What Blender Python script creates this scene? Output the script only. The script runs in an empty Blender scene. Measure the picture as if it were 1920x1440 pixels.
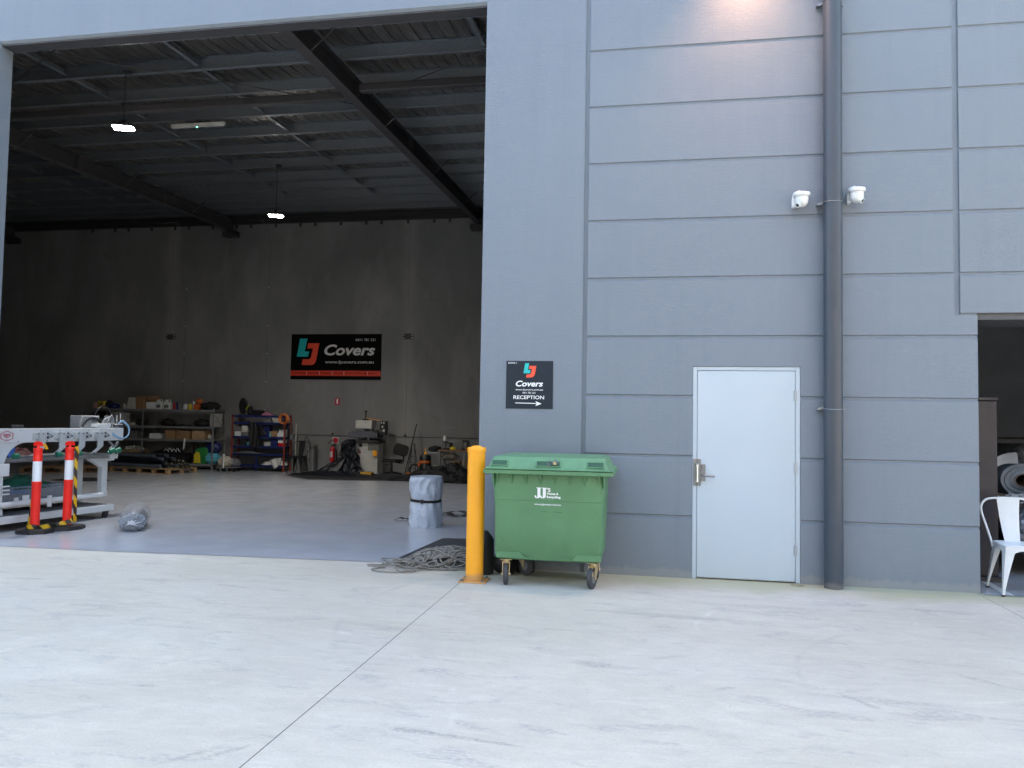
import bpy, bmesh, math, random
from mathutils import Vector, Matrix, noise
random.seed(7)
SC = bpy.context.scene
COL = SC.collection
PI = math.pi
# ------------------------------------------------------------------ camera
CAMPOS = Vector((0.0, -7.897, 1.537)); F = 1442.0
def view_dir(u, v, yaw=-0.1787035, pit=0.0467374, rol=0.0171160):
    c, s = math.cos(rol), math.sin(rol)
    a = (c*u + s*v); b = (-s*u + c*v)
    return a, b, yaw, pit
def _dir(x, y2, z2, yaw=-0.1787035, pit=0.0467374):
    c, s = math.cos(pit), math.sin(pit)
    y = c*y2 - s*z2; z = s*y2 + c*z2
    c, s = math.cos(yaw), math.sin(yaw)
    return Vector((c*x + s*y, -s*x + c*y, z))
cr, sr = math.cos(0.0171160), math.sin(0.0171160)
right = _dir(cr, 0, sr); up = _dir(-sr, 0, cr); fwd = _dir(0, 1, 0)
cam_d = bpy.data.cameras.new("camera"); cam = bpy.data.objects.new("camera", cam_d); COL.objects.link(cam)
cam_d.sensor_width = 36; cam_d.lens = F/1920*36; cam_d.clip_start = .05; cam_d.clip_end = 2000
cam.matrix_world = Matrix(((right.x, up.x, -fwd.x, CAMPOS.x), (right.y, up.y, -fwd.y, CAMPOS.y),
                           (right.z, up.z, -fwd.z, CAMPOS.z), (0, 0, 0, 1)))
SC.camera = cam
# ------------------------------------------------------------------ light
SUN_EL = math.radians(17); SUN_AZ = math.radians(20)      # sun low behind the building (towards +Y)
w = bpy.data.worlds.new("World"); SC.world = w; w.use_nodes = True
nt = w.node_tree; bg = nt.nodes["Background"]
sky = nt.nodes.new("ShaderNodeTexSky"); sky.sky_type = 'NISHITA'; sky.sun_disc = False
sky.sun_elevation = SUN_EL; sky.sun_rotation = SUN_AZ; sky.air_density = 1.0; sky.dust_density = 8.0; sky.ozone_density = 1.0
nt.links.new(sky.outputs[0], bg.inputs[0]); bg.inputs[1].default_value = 0.15
sl = bpy.data.lights.new("sun", 'SUN'); sl.energy = 2.0; sl.angle = math.radians(.6); sl.color = (1, .86, .7)
so = bpy.data.objects.new("sun", sl); COL.objects.link(so)
sd = Vector((math.sin(SUN_AZ)*math.cos(SUN_EL), math.cos(SUN_AZ)*math.cos(SUN_EL), math.sin(SUN_EL)))
so.rotation_euler = sd.to_track_quat('Z', 'Y').to_euler(); so.location = (0, 30, 40)
SC.view_settings.view_transform = 'Standard'; SC.view_settings.look = 'None'
SC.view_settings.gamma = 1; SC.view_settings.exposure = 3.55
SC.render.engine = 'CYCLES'
SC.cycles.use_denoising = True
SC.cycles.max_bounces = 8; SC.cycles.diffuse_bounces = 5; SC.cycles.glossy_bounces = 4
SC.cycles.transparent_max_bounces = 12
SC.cycles.sample_clamp_indirect = 6
SC.cycles.caustics_reflective = False; SC.cycles.caustics_refractive = False

# ------------------------------------------------------------------ materials
def new_mat(name):
    m = bpy.data.materials.new(name); m.use_nodes = True
    n = m.node_tree.nodes; b = n["Principled BSDF"]
    return m, n, m.node_tree.links, b
def nd(n, t, **k):
    o = n.new(t)
    for a, v in k.items():
        if a in ('op',): o.operation = v
        else: setattr(o, a, v)
    return o
def noise_node(n, l, vec, scale, detail=4, rough=.55, dist=0):
    t = n.new("ShaderNodeTexNoise"); t.inputs["Scale"].default_value = scale
    t.inputs["Detail"].default_value = detail; t.inputs["Roughness"].default_value = rough
    t.inputs["Distortion"].default_value = dist
    l.new(vec, t.inputs["Vector"]); return t.outputs[0]
def mapping(n, l, vec, s=(1, 1, 1), r=(0, 0, 0), t=(0, 0, 0)):
    m = n.new("ShaderNodeMapping"); m.inputs["Scale"].default_value = s; m.inputs["Rotation"].default_value = r
    m.inputs["Location"].default_value = t
    l.new(vec, m.inputs["Vector"]); return m.outputs[0]
def ramp(n, l, fac, stops):
    r = n.new("ShaderNodeValToRGB"); e = r.color_ramp.elements
    while len(e) < len(stops): e.new(.5)
    for i, (p, c) in enumerate(stops):
        e[i].position = p; e[i].color = (c, c, c, 1) if not hasattr(c, '__len__') else (*c, 1)
    l.new(fac, r.inputs[0]); return r.outputs[0]
def mix(n, l, fac, a, b, mode='MIX'):
    m = n.new("ShaderNodeMix"); m.data_type = 'RGBA'; m.blend_type = mode
    for sock, v in ((m.inputs[0], fac), (m.inputs[6], a), (m.inputs[7], b)):
        if hasattr(v, 'links') or hasattr(v, 'is_output'): l.new(v, sock)
        elif hasattr(v, '__len__'): sock.default_value = (*v, 1)
        else: sock.default_value = v if sock.type == 'VALUE' else (v, v, v, 1)
    return m.outputs[2]
def math_(n, l, op, a, b=0.0, c=None):
    m = n.new("ShaderNodeMath"); m.operation = op
    for i, v in enumerate((a, b) if c is None else (a, b, c)):
        if hasattr(v, 'is_output'): l.new(v, m.inputs[i])
        else: m.inputs[i].default_value = v
    return m.outputs[0]
def bump(n, l, b, h, strength=.3, dist=.01):
    x = n.new("ShaderNodeBump"); x.inputs["Strength"].default_value = strength; x.inputs["Distance"].default_value = dist
    l.new(h, x.inputs["Height"]); l.new(x.outputs[0], b.inputs["Normal"])
_mc = {}
def mat(name, col, rough=.5, metal=0., var=.12, vscale=4., bmp=0., bscale=60., emis=None, estr=0, alpha=1., trans=0., coat=0., spec=.5, wear=None):
    if name in _mc: return _mc[name]
    m, n, l, b = new_mat(name)
    b.inputs["Roughness"].default_value = rough; b.inputs["Metallic"].default_value = metal
    b.inputs['Specular IOR Level'].default_value = spec
    if coat: b.inputs["Coat Weight"].default_value = coat
    g = n.new("ShaderNodeNewGeometry").outputs["Position"]
    if var:
        f = noise_node(n, l, g, vscale, 5, .6)
        lo = [c*(1-var) for c in col]; hi = [min(1, c*(1+var)) for c in col]
        l.new(mix(n, l, ramp(n, l, f, [(.3, 0.), (.7, 1.)]), lo, hi), b.inputs["Base Color"])
        r = noise_node(n, l, g, vscale*3, 3)
        l.new(math_(n, l, 'MULTIPLY_ADD', r, .3, max(0, rough-.15)), b.inputs["Roughness"])
        if wear:                      # (colour, amount, stretch along z, low-level grime height)
            wc, wa, wz, wh = wear
            base = b.inputs["Base Color"].links[0].from_socket
            sc = noise_node(n, l, mapping(n, l, g, (1, 1, wz), (.3, .2, 0)), 26, 6, .75, .6)
            pt = noise_node(n, l, g, 3.1, 4, .6)
            k = math_(n, l, 'MULTIPLY', ramp(n, l, sc, [(.60, 0.), (.68, wa)]), ramp(n, l, pt, [(.42, 0.), (.62, 1.)]))
            cc = mix(n, l, k, base, wc)
            sz = n.new("ShaderNodeSeparateXYZ"); l.new(g, sz.inputs[0])
            gh = math_(n, l, 'ADD', sz.outputs[2], math_(n, l, 'MULTIPLY', noise_node(n, l, mapping(n, l, g, (1, 1, .4)), 9, 5, .7), -wh))
            cc = mix(n, l, ramp(n, l, gh, [(.0, .5), (max(.01, wh*.4), 0.)]), cc, (.20, .19, .17))
            l.new(cc, b.inputs["Base Color"])
    else: b.inputs["Base Color"].default_value = (*col, 1)
    if bmp: bump(n, l, b, noise_node(n, l, g, bscale, 4), bmp, .01)
    if emis: b.inputs["Emission Color"].default_value = (*emis, 1); b.inputs["Emission Strength"].default_value = estr
    if alpha < 1: b.inputs["Alpha"].default_value = alpha
    if trans: b.inputs["Transmission Weight"].default_value = trans
    _mc[name] = m; return m

def m_wall():
    m, n, l, b = new_mat("painted_concrete_panel")
    g = n.new("ShaderNodeNewGeometry").outputs["Position"]
    big = noise_node(n, l, mapping(n, l, g, (.5, 1, .35)), 1.3, 5, .6)
    c = mix(n, l, ramp(n, l, big, [(.3, 0.), (.7, 1.)]), (.176, .212, .254), (.190, .227, .270))
    run = noise_node(n, l, mapping(n, l, g, (4, 1, .16)), 1.5, 6, .7, .3)
    c = mix(n, l, ramp(n, l, run, [(.54, 0.), (.74, .22)]), c, (.14, .165, .20))
    c = mix(n, l, ramp(n, l, run, [(.28, .18), (.42, 0.)]), c, (.27, .30, .34))
    spk = noise_node(n, l, g, 220, 2)
    c = mix(n, l, ramp(n, l, spk, [(.62, 0.), (.8, .35)]), c, (.32, .34, .37))
    spots = noise_node(n, l, g, 9, 2)
    c = mix(n, l, ramp(n, l, spots, [(.77, 0.), (.8, .25)]), c, (.45, .46, .47))
    # dust splash near the foot of the wall
    sx = n.new("ShaderNodeSeparateXYZ"); l.new(g, sx.inputs[0])
    foot = ramp(n, l, math_(n, l, 'ADD', sx.outputs[2], math_(n, l, 'MULTIPLY', noise_node(n, l, mapping(n, l, g, (3, 1, 1)), 4, 4), -.12)), [(.0, .3), (.03, 0.)])
    c = mix(n, l, foot, c, (.36, .36, .32))
    l.new(c, b.inputs["Base Color"])
    l.new(ramp(n, l, noise_node(n, l, g, 30, 3), [(.3, .42), (.7, .6)]), b.inputs["Roughness"])
    h1 = noise_node(n, l, mapping(n, l, g, (1, 1, 1.7)), 95, 3, .6)
    h2 = noise_node(n, l, mapping(n, l, g, (.5, 1, 2.)), 22, 3)
    h3 = noise_node(n, l, mapping(n, l, g, (.6, 1, .8)), 3, 2)
    h = math_(n, l, 'ADD', math_(n, l, 'MULTIPLY', h1, .6), math_(n, l, 'MULTIPLY', h2, .25))
    h = math_(n, l, 'ADD', h, math_(n, l, 'MULTIPLY', h3, .8))
    bump(n, l, b, h, .75, .008)
    return m
def m_ground():
    m, n, l, b = new_mat("yard_concrete")
    g = n.new("ShaderNodeNewGeometry").outputs["Position"]
    sx = n.new("ShaderNodeSeparateXYZ"); l.new(g, sx.inputs[0]); X, Y = sx.outputs[0], sx.outputs[1]
    f1 = noise_node(n, l, mapping(n, l, g, (.5, .8, 1), (0, 0, .15)), .9, 8, .66, .8)
    c = mix(n, l, ramp(n, l, f1, [(.34, 0.), (.66, 1.)]), (.515, .485, .40), (.605, .575, .485))
    hue = noise_node(n, l, mapping(n, l, g, (.8, 1, 1), (0, 0, 0), (9, 4, 0)), .7, 4, .6)
    c = mix(n, l, ramp(n, l, hue, [(.48, 0.), (.66, .35)]), c, (.57, .555, .52))
    md = noise_node(n, l, mapping(n, l, g, (1, 1.5, 1)), 4, 10, .74, .5)
    c = mix(n, l, ramp(n, l, md, [(.36, .5), (.60, 0.)]), c, (.45, .43, .375))
    st = noise_node(n, l, mapping(n, l, g, (1, 4.5, 1), (0, 0, .08)), 3.2, 10, .8, 1.1)       # broom and trowel streaks
    c = mix(n, l, ramp(n, l, st, [(.50, .0), (.66, .38)]), c, (.70, .675, .60))
    st2 = noise_node(n, l, mapping(n, l, g, (1.1, 3.8, 1), (0, 0, -.3), (3, 7, 0)), 3.0, 10, .8, 1.4)
    c = mix(n, l, ramp(n, l, st2, [(.53, .0), (.68, .30)]), c, (.37, .355, .32))
    # arcs left by tyres and the power trowel
    def arcs(cx, cy, r0, r1, sc, amt, col, prev, sq=1.):
        v = mapping(n, l, g, (1, sq, 0), (0, 0, 0), (-cx, -cy*sq, 0))
        L = n.new("ShaderNodeVectorMath"); L.operation = 'LENGTH'; l.new(v, L.inputs[0])
        r = math_(n, l, 'ADD', L.outputs["Value"], math_(n, l, 'MULTIPLY', noise_node(n, l, g, 1.7, 3), .12))
        band = ramp(n, l, r, [(max(0, r0-.02)/5, 0.), (r0/5, 1.), (r1/5, 1.), ((r1+.02)/5, 0.)]) if False else None
        t = math_(n, l, 'ABSOLUTE', math_(n, l, 'SUBTRACT', r, (r0+r1)/2+.06))
        bnd = ramp(n, l, t, [(0., amt), ((r1-r0)/2, 0.)])
        brk = ramp(n, l, noise_node(n, l, mapping(n, l, g, (1, 1, 1), (0, 0, 0), (cx, r0, 0)), sc, 4, .7), [(.5, 0.), (.64, 1.)])
        return mix(n, l, math_(n, l, 'MULTIPLY', bnd, brk), prev, col)
    for a in [(-3.6, -3.4, 1.1, 1.2, 1.1, .55), (-4.7, -2.6, .55, .62, 1.4, .6), (2.3, -2.9, 1.35, 1.42, 1.2, .6), (3.9, -3.4, 1.5, 1.6, 1.0, .5),
              (-1.2, -5.6, .9, .97, 1.6, .55), (1.0, -4.4, 1.9, 1.98, 1.2, .5), (-6.2, -1.9, 1.0, 1.07, 1.2, .5), (.3, -1.8, 2.6, 2.68, 1.3, .45)]:
        c = arcs(*a, (.36, .35, .32), c)
    for a in [(1.6, -1.9, 1.2, 1.26, 1.5, .6), (3.0, -1.3, .9, .97, 1.4, .7), (-2.6, -4.2, 1.6, 1.66, 1.2, .5), (-5.4, -4.3, 1.1, 1.16, 1.2, .6)]:
        c = arcs(*a, (.72, .69, .61), c)
    grain = noise_node(n, l, mapping(n, l, g, (1, 2.6, 1)), 34, 5, .75, .6)
    edge = noise_node(n, l, g, 5, 5, .7)
    for (px_, py_, rx_, ry_, ro_, am_) in [(-1.13, -4.18, .16, .045, -.1, 1.), (-.85, -4.21, .32, .022, -.12, .9), (-.32, -2.93, .24, .07, -.15, .8), (-5.62, -1.62, .22, .03, .1, .9), (-5.1, -1.84, .22, .045, .25, .7),
            (-3.7, -1.44, .3, .03, -.2, .7), (-3.2, -1.5, .12, .03, 0, .6), (.44, -3.2, .10, .03, .5, .7), (1.17, -3.25, .16, .03, -.9, .8), (1.3, -3.2, .5, .05, -.05, .55), (2.0, -2.7, .2, .04, -.7, .7), (.15, -1.57, .75, .07, -.05, .6),
            (2.4, -.86, .35, .09, -.1, .6), (-2.05, -4.68, .14, .03, .9, .8), (-1.9, -4.6, .14, .02, .9, .8), (-2.8, -3.9, .10, .03, .2, .8), (-1.55, -4.75, .1, .05, .1, .7), (.9, -1.05, .5, .08, 0, .5), (-2.0, -2.4, .35, .06, -.2, .45)]:
        v_ = mapping(n, l, mapping(n, l, g, (1, 1, 0), (0, 0, 0), (-px_, -py_, 0)), (1/rx_, 1/ry_, 0), (0, 0, 0))
        vl = n.new("ShaderNodeVectorMath"); vl.operation = 'LENGTH'
        rt = mapping(n, l, mapping(n, l, g, (1, 1, 0), (0, 0, 0), (-px_, -py_, 0)), (1, 1, 0), (0, 0, -ro_))
        l.new(mapping(n, l, rt, (1/rx_, 1/ry_, 0)), vl.inputs[0])
        dd_ = math_(n, l, 'ADD', vl.outputs["Value"], math_(n, l, 'MULTIPLY', math_(n, l, 'SUBTRACT', edge, .5), 1.8))
        kk_ = math_(n, l, 'MULTIPLY', ramp(n, l, dd_, [(.45, am_), (1., 0.)]), ramp(n, l, grain, [(.40, 0.), (.60, .8)]))
        c = mix(n, l, kk_, c, (.20, .20, .195))
    sm = noise_node(n, l, mapping(n, l, g, (1.4, 4, 1), (0, 0, .2)), 1.4, 5, .6, 1.)
    gr = noise_node(n, l, mapping(n, l, g, (1, 3, 1)), 24, 4, .7)
    smf = math_(n, l, 'MULTIPLY', ramp(n, l, sm, [(.56, 0.), (.66, .85)]), ramp(n, l, gr, [(.42, 0.), (.6, 1.)]))
    c = mix(n, l, smf, c, (.34, .33, .32))
    fine = noise_node(n, l, mapping(n, l, g, (1, 2.2, 1)), 60, 5, .75)
    c = mix(n, l, ramp(n, l, fine, [(.3, .5), (.55, 0.)]), c, (.34, .33, .29))
    speck = noise_node(n, l, g, 38, 1)
    c = mix(n, l, ramp(n, l, speck, [(.80, 0.), (.83, .8)]), c, (.1, .1, .1))
    # greenish-yellow water stain along the foot of the wall
    wy = math_(n, l, 'ADD', Y, math_(n, l, 'MULTIPLY', noise_node(n, l, mapping(n, l, g, (1, 1, 1)), 1.3, 5, .6), 1.3))
    sf = math_(n, l, 'MULTIPLY', ramp(n, l, wy, [(.05, 0.), (.55, .85)]), ramp(n, l, X, [(0., 0.), (.001, 1.)]) if False else ramp(n, l, math_(n, l, 'MULTIPLY_ADD', X, .1, .3), [(.03, 0.), (.16, 1.)]))
    c = mix(n, l, sf, c, (.39, .385, .25))
    # saw-cut control joints
    def line(co, at, half):
        return math_(n, l, 'LESS_THAN', math_(n, l, 'ABSOLUTE', math_(n, l, 'SUBTRACT', co, at)), half)
    j = math_(n, l, 'MULTIPLY', math_(n, l, 'MAXIMUM', line(X, -1.752, .0028), line(X, 3.0, .0028)), math_(n, l, 'LESS_THAN', Y, -.02))
    j2 = math_(n, l, 'MAXIMUM', line(X, -6.6, .003), line(Y, -8.0, .003))
    j = math_(n, l, 'MAXIMUM', j, line(X, 9.0, .003))
    c = mix(n, l, j, c, (.04, .04, .045))
    l.new(c, b.inputs["Base Color"])
    l.new(ramp(n, l, f1, [(.3, .55), (.7, .72)]), b.inputs["Roughness"])
    h = math_(n, l, 'ADD', math_(n, l, 'MULTIPLY', fine, .4), math_(n, l, 'MULTIPLY', st, .5))
    bump(n, l, b, h, .25, .006)
    return m
def m_epoxy():
    m, n, l, b = new_mat("epoxy_floor_paint")
    g = n.new("ShaderNodeNewGeometry").outputs["Position"]
    f = noise_node(n, l, mapping(n, l, g, (.5, 1, 1)), 1.2, 6, .6)
    c = mix(n, l, ramp(n, l, f, [(.3, 0.), (.7, 1.)]), (.40, .42, .455), (.435, .455, .49))
    dust = noise_node(n, l, mapping(n, l, g, (1, 4, 1)), 2.2, 7, .7, .8)
    c = mix(n, l, ramp(n, l, dust, [(.60, .0), (.74, .35)]), c, (.56, .57, .58))
    sf_ = noise_node(n, l, mapping(n, l, g, (1.5, 9, 1), (0, 0, .25)), 3.5, 4, .6, .5)
    sf2 = noise_node(n, l, mapping(n, l, g, (7, 1.2, 1), (0, 0, .5)), 2.7, 4, .6, .5)
    c = mix(n, l, ramp(n, l, sf_, [(.66, 0.), (.70, .5)]), c, (.55, .57, .60))
    c = mix(n, l, ramp(n, l, sf2, [(.68, 0.), (.71, .4)]), c, (.52, .54, .57))
    l.new(c, b.inputs["Base Color"])
    l.new(ramp(n, l, noise_node(n, l, g, 2.5, 5), [(.3, .16), (.7, .25)]), b.inputs["Roughness"])
    b.inputs["Specular IOR Level"].default_value = .5
    bump(n, l, b, noise_node(n, l, g, 5, 2), .02, .004)
    return m
def m_back():
    m, n, l, b = new_mat("raw_precast_concrete")
    g = n.new("ShaderNodeNewGeometry").outputs["Position"]
    f = noise_node(n, l, mapping(n, l, g, (.8, 1, .5)), .55, 8, .6, .6)
    c = mix(n, l, ramp(n, l, f, [(.3, 0.), (.7, 1.)]), (.150, .152, .152), (.245, .247, .247))
    s = noise_node(n, l, mapping(n, l, g, (1.4, 1, .5)), 1.1, 7, .65, .4)
    c = mix(n, l, ramp(n, l, s, [(.50, 0.), (.75, .5)]), c, (.32, .317, .31))
    s2 = noise_node(n, l, g, 1.7, 6, .7)
    c = mix(n, l, ramp(n, l, s2, [(.60, 0.), (.72, .35)]), c, (.11, .108, .104))
    sx = n.new("ShaderNodeSeparateXYZ"); l.new(g, sx.inputs[0])
    for jx in (-13.88, -6.62):      # pale laitance on both sides of each panel joint
        dd = math_(n, l, 'ADD', math_(n, l, 'ABSOLUTE', math_(n, l, 'SUBTRACT', sx.outputs[0], jx)), math_(n, l, 'MULTIPLY', noise_node(n, l, mapping(n, l, g, (1, 1, .6)), 2, 4), .5))
        c = mix(n, l, ramp(n, l, dd, [(.25, .5), (.55, 0.)]), c, (.33, .325, .31))
    l.new(c, b.inputs["Base Color"]); b.inputs["Roughness"].default_value = .75
    bump(n, l, b, s2, .2, .02)
    return m
def m_galv(name="galvanised_steel", col=(.34, .37, .40)):
    m, n, l, b = new_mat(name)
    g = n.new("ShaderNodeNewGeometry").outputs["Position"]
    v = n.new("ShaderNodeTexVoronoi"); v.inputs["Scale"].default_value = 35; l.new(g, v.inputs["Vector"])
    c = mix(n, l, v.outputs["Distance"], col, tuple(x*.75 for x in col))
    l.new(c, b.inputs["Base Color"]); b.inputs["Metallic"].default_value = .75
    l.new(ramp(n, l, noise_node(n, l, g, 6, 3), [(.3, .4), (.7, .55)]), b.inputs["Roughness"])
    return m
def m_foil():
    m, n, l, b = new_mat("roof_foil_insulation")
    g = n.new("ShaderNodeNewGeometry").outputs["Position"]
    f = noise_node(n, l, mapping(n, l, g, (6, .6, 1)), 1.5, 5, .6, .6)
    c = mix(n, l, ramp(n, l, f, [(.3, 0.), (.7, 1.)]), (.20, .185, .175), (.36, .34, .33))
    l.new(c, b.inputs["Base Color"]); b.inputs["Metallic"].default_value = .85; b.inputs["Roughness"].default_value = .28
    bump(n, l, b, noise_node(n, l, mapping(n, l, g, (5, 1.5, 1)), 3, 4), .6, .05)
    return m
def m_stripe(name, c1, c2, period, vec=(1, 0, 1)):
    m, n, l, b = new_mat(name)
    g = n.new("ShaderNodeNewGeometry").outputs["Position"]
    d = n.new("ShaderNodeVectorMath"); d.operation = 'DOT_PRODUCT'; l.new(g, d.inputs[0]); d.inputs[1].default_value = vec
    fr = math_(n, l, 'FRACT', math_(n, l, 'DIVIDE', d.outputs["Value"], period))
    c = mix(n, l, math_(n, l, 'GREATER_THAN', fr, .5), c1, c2)
    l.new(c, b.inputs["Base Color"]); b.inputs["Roughness"].default_value = .35
    return m
def m_bubble():
    m, n, l, b = new_mat("bubble_wrap_film")
    g = n.new("ShaderNodeNewGeometry").outputs["Position"]
    v = n.new("ShaderNodeTexVoronoi"); v.inputs["Scale"].default_value = 45; l.new(g, v.inputs["Vector"])
    w_ = noise_node(n, l, g, 9, 4, .6, 1.5)
    h = math_(n, l, 'ADD', v.outputs["Distance"], math_(n, l, 'MULTIPLY', w_, 1.5))
    bump(n, l, b, h, .9, .02)
    l.new(mix(n, l, ramp(n, l, w_, [(.35, 0.), (.65, 1.)]), (.38, .40, .43), (.72, .74, .76)), b.inputs["Base Color"])
    b.inputs["Roughness"].default_value = .22; b.inputs["Alpha"].default_value = .85
    return m
WALL = m_wall(); GROUND = m_ground(); EPOXY = m_epoxy(); BACK = m_back(); GALV = m_galv(); FOIL = m_foil()
BUB = m_bubble()
STEEL = mat("dark_painted_steel", (.058, .055, .057), .55)
DARKSTEEL = mat("charcoal_steel", (.03, .03, .032), .5)
CHROME = mat("brushed_stainless", (.21, .23, .25), .38, .85, .08, 30)
BRASS = mat("zinc_yellow_steel", (.62, .50, .30), .38, .8)
DOORW = mat("pale_door_paint", (.47, .55, .61), .38, 0, .025, 1.2, .03, 25, wear=((.36, .42, .47), .25, .6, .03))
FRAMEW = mat("pale_frame_paint", (.46, .535, .595), .35, 0, .03, 2)
PIPE = mat("downpipe_paint", (.045, .060, .080), .38, 0, .06, 1.2, wear=((.13, .14, .16), .3, .15, .08))
YEL = mat("safety_yellow_paint", (.95, .41, .02), .33, 0, .05, 3, wear=((.45, .20, .03), .55, 1.5, .10))
GREEN = mat("green_bin_plastic", (.100, .235, .112), .5, 0, .12, 2.5, .08, 120, wear=((.20, .36, .22), .5, .35, .05))
GREEND = mat("worn_green_lid_plastic", (.112, .262, .135), .45, 0, .15, 5)
RUB = mat("black_rubber", (.018, .018, .02), .65)
TYRE = mat("grey_black_tyre", (.045, .047, .052), .6)
BLACKP = mat("black_plastic", (.012, .012, .014), .4)
BLACKF = mat("black_fabric", (.009, .009, .011), .75, 0, .3, 8, .3, 40)
PVCB = mat("dark_blue_black_pvc", (.008, .010, .014), .42, 0, .3, 4, spec=.3)
WHITE = mat("white_enamel", (.70, .73, .74), .35, 0, .04, 3)
MWHITE = mat("machine_white_paint", (.62, .66, .68), .38, 0, .05, 3)
OFFW = mat("off_white_enamel", (.50, .50, .47), .45)
RED = mat("fluoro_red_plastic", (.95, .022, .012), .38, 0, .04)
REFL = mat("reflective_white_sleeve", (.80, .84, .88), .25, 0, .03)
REDP = mat("red_paint", (.50, .012, .02), .35)
SIGNB = mat("black_sign_panel", (.014, .024, .036), .45, 0, .05, spec=.25)
SIGNK = mat("interior_sign_black", (.002, .002, .002), .6, 0, 0, spec=.08)
LETT = mat("white_lettering", (.85, .87, .88), .5, 0, 0)
TEAL = mat("teal_print", (.02, .50, .50), .4, 0, 0)
ORNG = mat("orange_red_print", (.85, .09, .045), .4, 0, 0)
BAND = mat("orange_red_band", (.60, .045, .02), .5, 0, 0)
CARD = mat("brown_cardboard", (.30, .18, .09), .8, 0, .12, 8)
CARD2 = mat("pale_cardboard", (.36, .25, .14), .8, 0, .12, 8)
WOOD = mat("pallet_pine", (.36, .235, .12), .75, 0, .25, 12)
WOODD = mat("weathered_pallet_wood", (.22, .13, .07), .8, 0, .3, 10)
SHELFG = mat("grey_shelf_paint", (.20, .21, .22), .45)
SHELFB = mat("blue_shelf_paint", (.012, .022, .11), .4)
POSTO = mat("orange_shelf_post", (.22, .035, .02), .5, 0, .5, 3)
GREYPVC = mat("silver_grey_pvc", (.47, .525, .60), .33, 0, .08, 6)
ROPE = mat("braided_grey_rope", (.21, .205, .185), .85, 0, .5, 90)
MATB = mat("charcoal_mat", (.035, .037, .04), .7, 0, .15, 20)
LBLUE = mat("cyan_bag", (.10, .42, .55), .5)
DBLUE = mat("dark_blue_bag", (.012, .02, .13), .5)
DGREEN = mat("green_bag", (.02, .20, .05), .5)
YELB = mat("yellow_print_bag", (.62, .50, .03), .5)
ORB = mat("orange_box_print", (.48, .12, .02), .5)
ORCORD = mat("orange_air_hose", (.72, .20, .02), .45)
GREYB = mat("grey_plastic", (.16, .165, .17), .5)
WFAB = mat("white_folded_fabric", (.52, .52, .50), .7, 0, .1, 10, .3, 25)
CLEAR = mat("translucent_plastic", (.30, .36, .46), .25, 0, .1, 6, 0, 60, None, 0, .55)
FILM = mat("clear_bag_film", (.40, .42, .45), .32, 0, .2, 9, .3, 10, None, 0, .30)
FOILC = mat("crumpled_silver_film", (.22, .25, .29), .5, .1, .4, 22, .5, 22)
GWHEEL = mat("green_roller_plastic", (.01, .14, .085), .4)
HOSEB = mat("pale_blue_hose", (.25, .42, .60), .3)
SEAM = mat("panel_joint_sealant", (.10, .10, .10), .8)
PURPLE = mat("dark_aubergine_steel", (.017, .0145, .022), .5, 0, .12, 5)
TAPE = m_stripe("hazard_tape_stripes", (.66, .42, .02), (.035, .035, .03), .21, (1.2, .6, .9))
INNER = mat("dark_interior_paint", (.15, .175, .215), .7, 0, .15, 1.5)
PINK = mat("pink_cloth", (.45, .15, .25), .8)
SKIRT = mat("red_hose", (.55, .12, .10), .4)

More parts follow.
